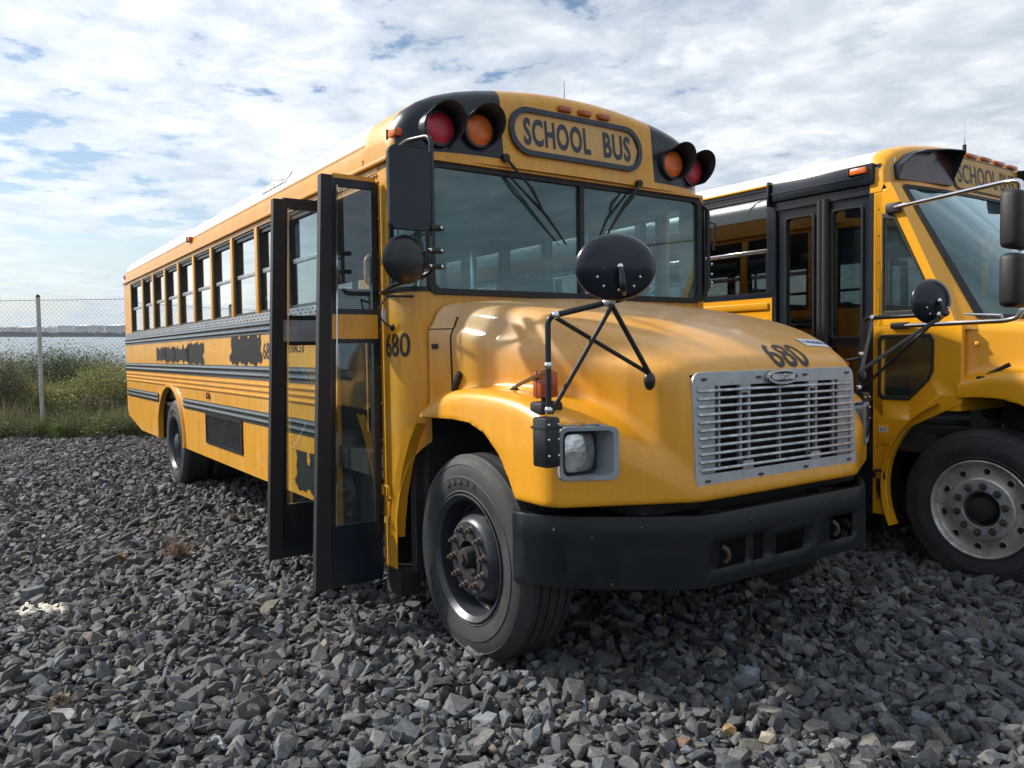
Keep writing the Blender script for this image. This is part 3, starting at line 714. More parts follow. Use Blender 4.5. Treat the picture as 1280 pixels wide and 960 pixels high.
# side louvre
b=MB(); b.ring(rrect(-4.90,-3.63,.655,.965,.01,2),rrect(-4.86,-3.67,.69,.93,.005,2),-1.222,-1.232,ax='y',m=0); b.box((-4.86,-1.2215,.69),(-3.67,-1.2225,.93),m=1)
for k in range(13): b.box((-4.86,-1.223,.70+k*.0178),(-3.67,-1.229,.706+k*.0178),m=0,R=Matrix.Rotation(rad(25),3,'X'))
for k in range(26): b.box((-4.84+k*.046,-1.2235,.69),(-4.835+k*.046,-1.2275,.93),m=0)
b.build('louvre_grille',['bumper','dark'],body)
# rear wall
b=MB()
for a,c in (((-9.60,-1.20,.74),(-9.56,1.20,1.86)),((-9.60,-1.20,2.50),(-9.56,1.20,2.62))): b.box(a,c)
for y0,y1 in ((-1.2,-1.05),(-.62,-.40),(.40,.62),(1.05,1.2)): b.box((-9.60,y0,1.86),(-9.56,y1,2.50))
RW=b.build('rear_wall','yellow',B1)
for y0,y1 in ((-1.05,-.62),(-.40,.40),(.62,1.05)):
    b=MB(); b.ring(rrect(y0,y1,1.86,2.50,.04,3),rrect(y0+.02,y1-.02,1.88,2.48,.03,3),-9.605,-9.57,ax='x'); w=b.build('window','black',RW)
    MB().add([(-9.58,y0+.02,1.88),(-9.58,y1-.02,1.88),(-9.58,y1-.02,2.48),(-9.58,y0+.02,2.48)],[(0,1,2,3)]).build('pane','winglass',w,smooth=0)
# side windows
w0=window_proto(B1,WX[1]+.036,WX[2]-.036,-yS,ZB,ZT,2.20)
for k in range(2,10): copy_part(w0,B1,(WX[k]-WX[1],0,0))
wr=window_proto(B1,WX[0],WX[1]-.036,-yS,ZB,ZT,2.20)
wl=window_proto(B1,WX[1]+.036,WX[2]-.036,yS,ZB,ZT,2.20,sg=1)
for k in range(2,11): copy_part(wl,B1,(WX[k]-WX[1],0,0))
window_proto(B1,WX[0],WX[1]-.036,yS,ZB,ZT,2.20,sg=1)
# --- cab corners, cowl
def corner(s,sg=-1):
    """plan curve of the cab corner by arc length from x=-.82"""
    if s<.16: return (-.82+s,sg*1.22)
    a=min((s-.16)/.17,PI/2); return (-.66+.17*math.sin(a),sg*(1.05+.17*math.cos(a)))
def strip(s0,s1,z0,z1,d=0.,n=12,sg=-1,m=0,b=None):
    b=b or MB(); G=[]
    for j in range(2):
        row=[]
        for i in range(n+1):
            x,y=corner(s0+(s1-s0)*i/n,sg); q=Vector((x+.66 if x>-.66 else 0,y-sg*1.05 if x>-.66 else sg,0)).normalized()*d; row.append((x+q.x,y+q.y,(z0,z1)[j]))
        G.append(row)
    return b.grid(G,m=m)
ARC=.16+.17*PI/2
for sg in (-1,1):
    b=MB(); S_=[0,.06,.125,.165,.21]+[.21+(ARC-.21)*i/9 for i in range(1,10)]; Z_=[.30,1.17,1.845,1.868,2.545,2.60]
    def skp(i,j,S_=S_,Z_=Z_):
        sm=(S_[j]+S_[j+1])/2; zm=(Z_[i]+Z_[i+1])/2
        return (sm>.165 and zm<1.17) or (sm>.125 and 1.868<zm<2.545)
    b.grid([[(*corner(q_,sg),z) for q_ in S_] for z in Z_],skip=skp)
    G=[]
    for z in [.50+.0335*i for i in range(21)]:
        x_=float(np.interp(z,[.5,.60,.75,.92,1.06,1.165],[-.70,-.685,-.65,-.585,-.505,-.42]))+.03; x_=max(-.655,min(x_,-.492))
        se=.16+.17*math.asin((x_+.66)/.17); G.append([(*corner(.165+(se-.165)*k/6,sg),z+.001) for k in range(7)])
    b.grid(G)
    q=b.build('cab_corner','yellow',B1,smooth=50)
    b=MB(); strip(.150,ARC-.02,1.885,2.53,d=-.012,sg=sg,b=b); 
    f=MB(); strip(.122,.155,1.862,2.55,d=.003,sg=sg,b=f,n=3); strip(ARC-.035,ARC+.005,1.862,2.55,d=.003,sg=sg,b=f,n=3); strip(.122,ARC,1.862,1.89,d=.003,sg=sg,b=f); strip(.122,ARC,2.525,2.552,d=.003,sg=sg,b=f)
    cw=f.build('corner_window','black',B1,smooth=50); b.build('pane','wsglass',cw,smooth=60)
b=MB(); b.box((-.56,-1.06,1.25),(-.495,1.06,1.846)); b.box((-.56,-1.10,.55),(-.50,1.10,1.25),m=1); b.box((-.80,-1.22,.16),(-.62,-1.10,.31),m=1); b.build('firewall',['yellow','under'],B1)
tn=text('680',.135,.215,bold=.012,sub=1)
def cn(u,v,d=.003):
    s=.075+u; x,y=corner(s); q=Vector((x+.66 if x>-.66 else 0,y+1.05 if x>-.66 else -1,0)).normalized()*d; return (x+q.x,y+q.y,1.505+v)
tmap(tn,cn); tn.build('number_decal','ink',B1,smooth=0)
b=MB(); b.grid([[cn(-.045+.055*i,.195+.075*j) for i in range(2)] for j in range(2)]); b.build('sticker','label',B1)
b=MB(); b.ball(cn(.085,.165),.020,sq=(1,.6,1)); b.tube(bend([cn(.085,.165,.01),cn(.05,.20,.045),cn(.035,.26,.07),cn(.11,.335,.05)],.04),.005,6); b.tube([cn(.11,.335,.05),cn(.24,.33,.02)],.007,6); b.build('mirror_cable','rubber',B1)
b=MB()
for k in range(11): b.ball((-.812,-1.224,.40+k*.21),.007,n=4)
b.box((-.79,-1.224,.70),(-.70,-1.236,.715),ch=.004); b.tube(bend([(-.785,-1.24,.72),(-.785,-1.245,.775),(-.70,-1.245,.775),(-.70,-1.24,.72)],.02),.008,6); b.box((-.765,-1.224,.60),(-.715,-1.24,.69),ch=.006); b.tube([(-.74,-1.24,.60),(-.735,-1.245,.565)],.016,8)
b.build('hood_catch','yellow',B1)
b=MB(); b.tube(bend([(-.83,-1.225,2.10),(-.83,-1.30,2.07),(-.83,-1.30,1.93),(-.83,-1.225,1.90)],.03),.010,8); b.build('grab_handle','yellow',B1)
# --- windscreen
b=MB(); b.ring(rrect(-1.085,1.085,1.848,2.580,.05,4),rrect(-1.045,1.045,1.882,2.545,.04,4),-.515,-.478,ax='x',m=0); b.box((-.512,-.017,1.87),(-.476,.017,2.56),m=0)
WS=b.build('windscreen','rubber',B1,smooth=30)
for y0,y1 in ((-1.05,-.01),(.01,1.05)):
    MB().add([(-.497,y0,1.875),(-.497,y1,1.875),(-.497,y1,2.55),(-.497,y0,2.55)],[(0,1,2,3)]).build('pane','wsglass',WS,smooth=0)
# --- front roof cap
xfc=lambda y:-.435-.045*(abs(y)/1.2)**2-.20*(abs(y)/1.22)**10
pr2=[]
for i in range(len(prof)-1):
    a,c=prof[i],prof[i+1]; n=3
    for k in range(n): pr2.append((a[0]+(c[0]-a[0])*k/n,a[1]+(c[1]-a[1])*k/n))
pr2.append(prof[-1])
rows=cap_shell([(y,z+.003) for y,z in pr2],xfc,xr-.02,2.588,.10)
b=MB(); b.grid(rows,mf=lambda i,j:(1 if (abs((pr2[i][0]+pr2[i+1][0])/2)>.60 and abs((pr2[i][0]+pr2[i+1][0])/2)<1.19 and 1<=j<=20) else 0)); CAP=b.build('roof_cap',['yellow','navy'],B1,smooth=50)
b=MB(); b.box((-.62,-1.08,2.574),(-.46,1.08,2.592)); b.build('visor_lip','yellow',CAP)
def cap(y,z,d=.004):
    x=xfc(y)-.10*(z-2.588); return (x+d,y,z)
stn_o=lambda hw_,hh,r,n=10:rrect(-hw_,hw_,-hh,hh,r,n)
so_=[(y-.035,z+2.815) for y,z in stn_o(.520,.143,.135)]; si_=[(y-.035,z+2.815) for y,z in stn_o(.490,.113,.112)]
def subring(o): return o
b=MB(); n=len(so_)
b.add([cap(y,z,.004) for y,z in so_]+[cap(y,z,.022) for y,z in so_]+[cap(y,z,.022) for y,z in si_]+[cap(y,z,.004) for y,z in si_],[f for k in range(n) for f in [(k,(k+1)%n,n+(k+1)%n,n+k),(n+k,n+(k+1)%n,2*n+(k+1)%n,2*n+k),(2*n+k,2*n+(k+1)%n,3*n+(k+1)%n,3*n+k)]])
# face: columns across
def roundbox_cols(hw_,hh,r,yc,zc,fn,d,nx=24,nz=6):
    G=[]
    for i in range(nx+1):
        u=-hw_+2*hw_*i/nx; e=max(0,abs(u)-(hw_-r)); h=hh-r+math.sqrt(max(r*r-e*e,0)); G.append([fn(u+yc,zc-h+2*h*k/nz,d) for k in range(nz+1)])
    return G
SG=b.build('sign_frame','inkblue',CAP,smooth=30)
b=MB(); b.grid(roundbox_cols(.492,.115,.112,-.035,2.815,cap,.007)); b.build('sign_face','signface',SG,smooth=60)
t=text('SCHOOL',.165,.505,bold=.032,sub=1,space=1.08); tmap(t,lambda u,v:cap(u-.455,2.733+v,.0095)); t2=text('BUS',.165,.235,bold=.032,sub=1,space=1.08); tmap(t2,lambda u,v:cap(u+.155,2.733+v,.0095)); t2.build('sign_lettering','inkblue',SG,smooth=0); t.build('sign_lettering','inkblue',SG,smooth=0)
def lamp_unit(root,fn,y,z,m,r=.085,flare=.135,sg=1):
    p=fn(y,z,0.); b=MB(); b.lathe([(.0005,.035),(r*1.16,.035),(r*1.20,.028),(r*1.20,-.03)],c=p,ax='x',n=28)
    H=b.build('warning_light','black',root,smooth=40)
    b=MB(); b.lathe([(.0005,.052),(r*.5,.050),(r*.92,.042),(r,.034)],c=p,ax='x',n=28); b.build('lens',m,H,smooth=60)
    b=MB(); G=[]
    for i in range(25):
        a=rad(-60+205*i/24); L_=flare*(.45+.55*max(0,math.sin(a+.35)+.35)/1.35); R_=r*1.22
        G.append([(p[0]+.03,p[1]+R_*math.cos(a),p[2]+R_*math.sin(a)),(p[0]+.03+L_*.5,p[1]+R_*1.03*math.cos(a),p[2]+R_*1.03*math.sin(a)+.004),(p[0]+.03+L_,p[1]+R_*1.06*math.cos(a),p[2]+R_*1.06*math.sin(a)+.010)])
    b.grid(G); q=b.build('visor','rubber',H,smooth=60); sd=q.modifiers.new('s','SOLIDIFY'); sd.thickness=.004
    return H
for y,m in ((-1.0,'red'),(-.767,'amber'),(.767,'amber'),(1.0,'red')):
    lamp_unit(B1,lambda a,c,d:(xfc(a)-.10*(c-2.588)+d,a,c),y,2.755 if abs(y)>.9 else 2.768,m)
def marker(root,p,m='orange',s=(.03,.075,.032),par=None):
    b=MB(); b.box((p[0]-s[0]/2-.004,p[1]-s[1]/2-.006,p[2]-s[2]/2-.006),(p[0]-s[0]/2+.006,p[1]+s[1]/2+.006,p[2]+s[2]/2+.006),m=1,ch=.004); b.box((p[0]-s[0]/2,p[1]-s[1]/2,p[2]-s[2]/2),(p[0]+s[0]/2,p[1]+s[1]/2,p[2]+s[2]/2),ch=.010); return b.build('marker_light',[m,'rubber'],root,smooth=40)
for y in (-.135,.02,.175):
    marker(B1,(-.478,y,2.992),s=(.05,.10,.036))
marker(B1,(-.66,-1.185,2.742),'amber',s=(.095,.05,.045)); marker(B1,(-5.34,-1.222,2.735),'orange',s=(.10,.05,.045)); marker(B1,(-9.60,-1.16,2.70),'red',s=(.05,.10,.045)); marker(B1,(-4.9+.15,-1.232,1.13),'orange',s=(.04,.02,.05))
b=MB(); b.tube([(-.64,0,3.06),(-.64,0,3.235)],[.003,.0015],6); b.build('antenna','black',B1)
b=MB(); b.grid([[(x,y*1.002,z+.006) for y,z in [(-1.19,2.80),(-1.145,2.868),(-1.075,2.92),(-.985,2.962)]] for x in (-3.05,-2.85,-2.65,-2.45)]); b.build('roof_patch',mat('grey_roof_print',(.42,.42,.41),.6,var=.1,dirt=(.12,.12,.12),dscale=38,dlo=.50,dhi=.56),ROOF)
for y,z,d in ((-.598,2.635,(-.145,-.47)),(.44,2.60,(.12,-.33))):
    p=Vector(cap(y,z,.02)); s_=1 if y<0 else -1
    e=Vector((-.455,y+(.30 if y<0 else -.17),2.33 if y<0 else 2.38))
    b=MB(); b.lathe([(.0005,.0),(.022,.0),(.024,-.03),(.0005,-.03)],c=(p.x+.01,p.y,p.z),ax='x',n=14)
    b.tube([p,p.lerp(e,.5)+Vector((.035,0,0)),e],[.010,.008,.006],6); b.tube([p+Vector((0,.025*s_,-.03)),p.lerp(e,.5)+Vector((.02,.03*s_,0)),e],.0045,6)
    e1=e+Vector((-.01,(-.26 if y<0 else .20)*1.0,.215)); e2=e+Vector((-.01,(.16 if y<0 else -.10),-.155))
    b.tube([e1,e+Vector((.01,0,0)),e2],[.007,.011,.006],6); b.build('wiper','rubber',B1)
# --- door leaves (hinged open at right angles)
def leaf(x,inner,name_label):
    b=MB(); yh=-1.245; zt_,zb=2.50,.235
    def yo(z): return -1.572-.085*(2.50-z)/2.26
    def bx(y0f,y1f,z0,z1,x0,x1,m):
        # quad prism whose y follows the leaning outer edge; y given as fraction 0 hinge..1 outer
        def Y(f,z): return yh+(yo(z)-yh)*f
        v=[(xx,Y(f,z),z) for xx in (x0,x1) for f in (y0f,y1f) for z in (z0,z1)]
        b.add(v,[(0,1,3,2),(4,6,7,5),(0,4,5,1),(2,3,7,6),(0,2,6,4),(1,5,7,3)],m)
    bx(.80,1.0,zb,zt_,x-.022,x+.026,0)        # soft edge seal
    bx(0,.10,zb+.02,zt_-.01,x-.014,x+.014,1); bx(.72,.80,zb+.02,zt_-.01,x-.014,x+.014,1)
    bx(.10,.72,zt_-.055,zt_-.01,x-.014,x+.014,1); bx(.10,.72,1.745,1.775,x-.014,x+.014,1); bx(.10,.72,1.585,1.61,x-.014,x+.014,1)
    bx(.02,.80,1.61,1.745,x-.010,x+.0165,2)
    bx(.02,.80,zt_-.012,zt_+.012,x-.012,x+.018,2 if not inner else 1)
    bx(.02,.80,zb,.575,x-.012,x+.0155,1)
    bx(.70,.715,.575,zt_-.05,x+.0145,x+.019,3); bx(.795,.81,zb,zt_,x+.015,x+.0275,4)
    d=b.build('door',['rubber','navy','grey' if inner else 'yellow','chrome','rail'],B1,smooth=30)
    g=MB(); Y=lambda f,z: yh+(yo(z)-yh)*f
    for z0,z1 in ((.575,1.585),(1.775,zt_-.055)): g.add([(x,Y(.10,z0),z0),(x,Y(.72,z0),z0),(x,Y(.72,z1),z1),(x,Y(.10,z1),z1)],[(0,1,2,3)])
    g.build('pane','doorglass',d,smooth=0); return d
leaf(-.80,False,''); leaf(-1.60,True,'')
b=MB(); b.tube([(-.832,-1.236,.25),(-.832,-1.236,2.50)],.012,8); b.tube([(-1.632,-1.236,.25),(-1.632,-1.236,2.50)],.012,8)
b.tube(bend([(-.84,-1.21,.85),(-.86,-1.12,1.0),(-.90,-1.10,1.3),(-.86,-1.15,1.45)],.06),.012,8,m=1); b.build('door_hinges',['yellow','chrome'],B1)
# door surround
b=MB(); b.box((-1.66,-1.22,.33),(-1.62,-1.14,2.56)); b.box((-1.66,-1.215,2.50),(-.80,-1.16,2.56)); b.build('door_frame','yellow',B1)
b=MB()
for k in range(26): b.ball((-1.60+k*.031,-1.225,2.535),.008,n=4)
b.build('header_studs','rivet',B1)
# steps, floor, interior
b=MB()
b.box((-1.62,-1.20,.33),(-.84,-.30,.37)); b.box((-1.62,-.95,.37),(-.84,-.92,.62)); b.box((-1.62,-.92,.60),(-.84,-.30,.63)); b.box((-1.62,-.66,.63),(-.84,-.63,.92)); 
b.box((-1.66,-1.18,.33),(-1.625,-.35,.97),m=1); b.box((-.84,-1.18,.30),(-.80,-.35,.97),m=1)
b.build('entry_steps',['floor','under'],B1)
b=MB(); b.box((-9.55,-1.18,.93),(-1.64,1.18,.97)); b.box((-1.64,-.35,.93),(-.56,1.18,.968)); b.build('cabin_floor','floor',B1)
b=MB(); rows=[[(x,y*.955,z-.035) for y,z in prof] for x in (-9.5,-5,-.62)]; b.grid(rows); b.build('ceiling','inner',B1,smooth=60)
b=MB()
for sg,xe in ((-1,-1.68),(1,-.60)): b.box((-9.55,sg*1.18,1.26),(xe,sg*1.16,1.80))
b.build('inner_wall','inner',B1)
s0=None
for k in range(10):
    for y in (-.66,.66):
        if s0 is None: s0=seat(B1,-2.15,-.66)
        else: copy_part(s0,B1,(-.71*k,y+.66,0))
b=MB(); b.box((-1.08,.28,1.0),(-.60,1.10,1.80),ch=.05); b.box((-.98,-.35,1.0),(-.58,.30,1.72),ch=.06); b.box((-.62,-1.02,1.60),(-.52,1.05,1.84),ch=.02); b.build('dashboard','under',B1,smooth=40)
b=MB(); Rw=Matrix.Translation((-1.16,.62,1.82))@Matrix.Rotation(rad(-32),4,'Y')
t=MB().tube([(.22*math.cos(2*PI*i/28),.22*math.sin(2*PI*i/28),0) for i in range(28)],.014,8,closed=True); t.tube([(-.21,0,0),(.21,0,0)],.012,6); t.tube([(0,0,0),(0,0,-.35)],.03,8); t.xf(Rw); b.add(t.v,t.f); b.build('steering_wheel','rubber',B1)
b=MB(); b.box((-1.95,.38,1.05),(-1.50,.88,1.48),ch=.05); b.box((-2.02,.36,1.42),(-1.90,.90,2.14),ch=.05); b.build('driver_seat','seat',B1,smooth=40)
b=MB(); b.box((-2.28,-1.16,1.0),(-2.25,-.20,1.75)); b.tube([(-2.26,-.20,.97),(-2.26,-.20,2.95)],.016,8,m=1); b.tube([(-2.26,.30,.97),(-2.26,.30,2.98)],.016,8,m=1); b.tube(bend([(-1.62,-.95,1.0),(-1.62,-.95,1.75),(-2.26,-.95,1.78)],.1),.014,8,m=1); b.build('stanchion',['inner','chrome'],B1)
b=MB(); b.box((-.66,-.5,2.45),(-.62,.45,2.60),ch=.015); b.build('interior_mirror','black',B1)
# --- chassis and wheels
b=MB(); b.box((-9.4,-.48,.55),(.93,-.38,.80)); b.box((-9.4,.38,.55),(.93,.48,.80)); b.box((-9.55,-1.16,.78),(-.6,1.16,.92)); b.box((-.5,-.45,.60),(.85,.45,1.2)); b.tube([(0,-.95,.50),(0,.95,.50)],.055,10); b.tube([(axr,-.95,.51),(axr,.95,.51)],.09,12); b.ball((axr,0,.51),.22)
b.box((-3.9,.6,.42),(-2.7,1.12,.8)); b.box((-2.9,-1.05,.45),(-2.0,-.55,.8)); b.box((-.62,-1.15,.30),(-.56,-.55,1.1)); b.box((-.62,.55,.30),(-.56,1.15,1.1))
b.box((.45,-.80,.80),(.86,.80,.86))
b.build('chassis','under',B1)
for s in (-1,1):
    wheel(B1,(0,s*1.165,.505),'steer',s); wheel(B1,(axr,s*1.185,.505),'rear',s)
b=MB(); 
for sg in (-1,1): b.box((axr-.72,sg*.62,.5),(axr+.72,sg*1.18,1.24))
for sg in (-1,1):
    bb=MB(); G=[[(axr+.70*math.cos(t),sg*y,.505+.70*math.sin(t)) for y in (.62,1.185)] for t in [rad(180*i/16) for i in range(17)]]; bb.grid(G); bb.add([(axr-.75,sg*.62,.45),(axr+.75,sg*.62,.45),(axr+.75,sg*.62,1.2),(axr-.75,sg*.62,1.2)],[(0,1,2,3)])
    bb.build('wheel_well','liner',B1,smooth=50)
# --- turn signal on the fender
def turnsig(sg,x,y,z):
    b=MB(); b.box((x-.05,y-.048,z+.035),(x+.012,y+.048,z+.15),ch=.008,m=0); b.box((x-.022,y-.0495,z+.033),(x-.018,y+.0495,z+.152),m=2)
    b.box((x-.06,y-.06,z-.04),(x+.03,y+.06,z+.018),ch=.012,m=1); b.lathe([(.02,0),(.02,.04)],c=(x-.02,y,z),ax='z',n=10,m=1); return b.build('turn_signal',['orange','rubber','rust'],B1,smooth=40)
turnsig(-1,.60,-1.10,1.290); turnsig(1,.60,1.10,1.290)
# --- crossview mirror, near side
def oval_mirror(parent,c,nrm,a,bb,label=None):
    n=Vector(nrm).normalized(); q=n.to_track_quat('X','Z').to_matrix().to_4x4(); m_=MB()
    # back shell domed, face slightly convex
    rows=[]
    for k,(rr,h) in enumerate([(.02,.055),(.35,.052),(.65,.043),(.86,.028),(.95,.015),(1.0,.004),(1.0,-.006),(.97,-.010)]):
        rows.append([(h,a*rr*math.cos(2*PI*i/40),bb*rr*math.sin(2*PI*i/40)) for i in range(40)])
    m_.grid([r+[r[0]] for r in rows]); m_.add(rows[0],[tuple(range(40))])
    for i in range(8):
        t_=2*PI*i/8; m_.ball((.046,-.0+a*.52*math.cos(t_),-.3*bb+bb*.38*math.sin(t_)),.006,m=1,n=4)
    m_.xf(Matrix.Translation(c)@q); o=m_.build('mirror_head',['navy','chrome'],parent,smooth=60)
    f=MB(); f.add([(-.008,a*.97*math.cos(2*PI*i/40),bb*.97*math.sin(2*PI*i/40)) for i in range(40)],[tuple(range(40))]); f.xf(Matrix.Translation(c)@q); f.build('mirror_glass','chrome',o); return o
def ptsym(p,sg): return (p[0],p[1]*sg,p[2])
def crossview(sg,base,elb1,elb2,mir,nrm,mA,mB,a,bb):
    """base box top, elbow over it, far elbow, mirror centre"""
    H=MB(); x,y,z=base
    # bracket box hanging on the fender front corner
    y=y+.012*sg; H.box((x-.05,y-.038,z-.215),(x+.045,y+.038,z-.012),ch=.012)
    for dz in (-.04,-.10,-.165):
        for dy in (-.024,.024): H.ball((x+.047,y+dy,z+dz),.006,m=1,n=4)
    H.box((x-.052,y-.042,z-.06),(x+.05,y+.042,z-.05),m=0)
    CM=H.build('crossview_mirror',['black','chrome'],B1,smooth=30)
    b=MB(); r=.0125
    e2=Vector(elb2); m_=Vector(mir)
    b.tube(bend([base,elb1,elb2],.035),r,10)
    nv=Vector(nrm).normalized(); b.tube(bend([e2,e2+Vector((.035,.035,.012)),m_+nv*.095+Vector((.0,.0,-.085)),m_+nv*.075+Vector((0,0,-.015)),m_+nv*.045],.035),.0125,10); b.ball(m_+nv*.06,.014,m=1,n=6)
    b.tube([Vector(base)+Vector((.0,.01,0)),e2+Vector((0,0,-.015))],.0095,8)
    b.tube([mA,Vector(elb1).lerp(Vector(base),.55)],.0095,8)
    b.tube([Vector(elb1).lerp(e2,.12)+Vector((0,0,-.01)),mB],.0095,8); b.tube([e2+Vector((0,0,-.02)),mB],.011,8)
    b.tube([(mA[0],mA[1],mA[2]-.02),mA],[.035,.012],14); 
    mb_=Vector(mB); b.ball((mb_.x,mb_.y,mb_.z-.03),.040,n=10,sq=(.55,.7,1))
    for p in (Vector(base)+Vector((0,0,.015)),Vector(elb1).lerp(Vector(base),.5),Vector(elb1).lerp(e2,.12),e2-Vector((0,0,0)),Vector(elb1).lerp(e2,.9)):
        b.ball(p,.018,m=1,n=8)
    b.build('mirror_arm',['black','chrome'],CM,smooth=40); oval_mirror(CM,mir,nrm,a,bb)
crossview(-1,(.80,-1.25,1.275),(.80,-1.25,1.665),(.93,-1.02,1.725),(1.00,-1.065,1.853),(.9,-.42,-.05),(.20,-1.0,1.355),(.915,-.80,1.425),.165,.132)
crossview(1,(.655,1.175,1.27),(.66,1.215,1.695),(1.09,1.235,1.70),(1.03,1.26,1.775),(.95,-.30,.0),(.20,1.0,1.355),(.90,.80,1.40),.135,.125)
# --- side mirrors, near side
b=MB(); b.ring(rrect(-1.447,-1.218,2.140,2.550,.035,4),rrect(-1.44,-1.225,2.147,2.543,.03,4),-.235,-.20,ax='x'); b.prism(rrect(-1.447,-1.218,2.140,2.550,.035,4),-.225,-.200,ax='x')
SM=b.build('side_mirror','navy',B1,smooth=30,bevel=.004)
b=MB(); b.lathe([(.0005,.05),(.04,.048),(.08,.040),(.112,.020),(.124,.0),(.120,-.008),(.0005,-.008)],c=(-.235,-1.355,1.995),ax='x',n=40); b.build('convex_mirror','black',SM,smooth=50)
b=MB(); b.tube(bend([(-.76,-1.225,1.868),(-.50,-1.30,1.885),(-.215,-1.205,1.935),(-.215,-1.205,2.625),(-.42,-1.235,2.64),(-.60,-1.20,2.645)],.05),.013,10)
b.tube([(-.215,-1.205,2.13),(-.215,-1.33,2.115)],.006,6); b.tube([(-.215,-1.205,2.05),(-.215,-1.30,2.02)],.006,6); b.tube([(-.215,-1.205,1.965),(-.215,-1.345,1.97)],.007,6)
for z in (2.16,2.045,1.965):
    b.box((-.235,-1.225,z-.013),(-.19,-1.15,z+.013),ch=.004); b.ball((-.185,-1.17,z),.009,m=1,n=6)
for z in (2.045,1.965): b.ball((-.185,-1.235,z),.009,m=1,n=6)
b.build('mirror_arm',['black','chrome'],SM,smooth=40)
b=MB(); b.tube(bend([(-.50,1.10,2.54),(-.47,1.145,2.50),(-.47,1.145,1.95),(-.50,1.12,1.90)],.05),.012,8); b.tube([(-.47,1.145,2.42),(-.43,1.17,2.40),(-.44,1.165,2.22)],.009,6)
for z in (1.99,2.05,2.12): b.ball((-.445,1.15,z),.010,m=1,n=5)
b.build('mirror_bracket',['black','chrome'],B1,smooth=40)
# ================================================================ BUS 2
YC=3.32; R2=YC-1.22
B2=thing('school_bus',(-3.0,YC,0),'brighter yellow school bus with closed black doors, bare metal front wheel and chrome mirror arms','school bus')
Y2='bright'
prof2=[(1.22,2.60),(1.22,2.72),(1.214,2.80),(1.185,2.862),(1.11,2.912),(.96,2.948),(.75,2.972),(.60,2.985),(.3,2.998),(0,3.0)]
prof2=[(-y,z) for y,z in prof2]+[(y,z) for y,z in prof2[-2::-1]]
W2=[-9.6,-8.85,-8.08,-7.31,-6.54,-5.77,-5.0,-4.23,-3.46,-2.20,-1.42,-.66]
W2=[-.66-.755*k for k in range(11)][::-1]
zb2,zt2=1.955,2.775
def side2(sg):
    y0=YC+sg*1.22; yi=YC+sg*1.185; b=MB(); xe=-.66 if sg<0 else .20; xs=W2 if sg<0 else W2+[.20]
    b.box((-8.6,yi,.50),(xe,y0,1.925)); b.box((-8.6,yi,zt2),(xe,y0,2.80),m=1); b.box((-8.6,yi,1.925),(xe,y0,zb2),m=1)
    b.box((-8.6,yi,zb2),(xs[0]+.04,y0,zt2),m=0)
    for x in xs: b.box((x-.035,yi,zb2),(x+.035,y0+sg*.003,zt2),m=1)
    for z,h in ((1.86,.028),(1.74,.022),(1.30,.03),(1.20,.03)):
        b.box((-8.6,y0,z-h),(xe-.03,y0+sg*.016,z+h),ch=.012,m=0 if z>1.25 else 1)
    q=b.build('body_side',[Y2,'navy'],B2,smooth=30)
    w=window_proto(B2,xs[1]+.035,xs[2]-.035,y0,zb2,zt2,2.30,frame='black',bar='chrome',gl='busglass',inset=.02,sg=sg)
    for k in range(2,len(xs)-1): copy_part(w,B2,(xs[k]-xs[1],0,0))
side2(-1); side2(1)
prof2r=[(-1.222,2.802)]+prof2[2:-2]+[(1.222,2.802)]
rows=[[(x,YC+y*s,2.60+(z-2.60)*s) for y,z in prof2r] for x,s in ((-8.75,.8),(-8.70,.93),(-8.6,1.0),(-5,1),(.18,1.0))]
b=MB(); b.grid(rows,mf=lambda i,j:1); b.add(rows[0],[tuple(range(len(prof2r)))],0); R2F=b.build('roof',[Y2,'white'],B2,smooth=50)
b=MB()
for x in W2+[-.45]: b.tube([(x,YC+y*1.001,z+.001) for y,z in prof2[3:-3]],.006,6)
b.build('roof_seams','white',R2F,smooth=60)
b=MB(); b.box((-8.6,R2-.02,2.800),(-.62,R2+.01,2.818),ch=.005); b.build('drip_rail',Y2,R2F)
# header box above the doors
b=MB(); b.box((-.66,R2+.001,2.60),(.24,R2+.04,2.80)); b.box((-.655,R2-.030,2.665),(.20,R2+.02,2.812),ch=.012); b.box((-.655,R2-.036,2.725),(.18,R2-.029,2.735)); b.box((-.675,R2-.05,2.64),(-.655,R2+.01,2.83),ch=.004); b.build('door_header','navy',B2,smooth=30)
marker(B2,(.10,R2-.045,2.765),'amber',s=(.13,.035,.045))
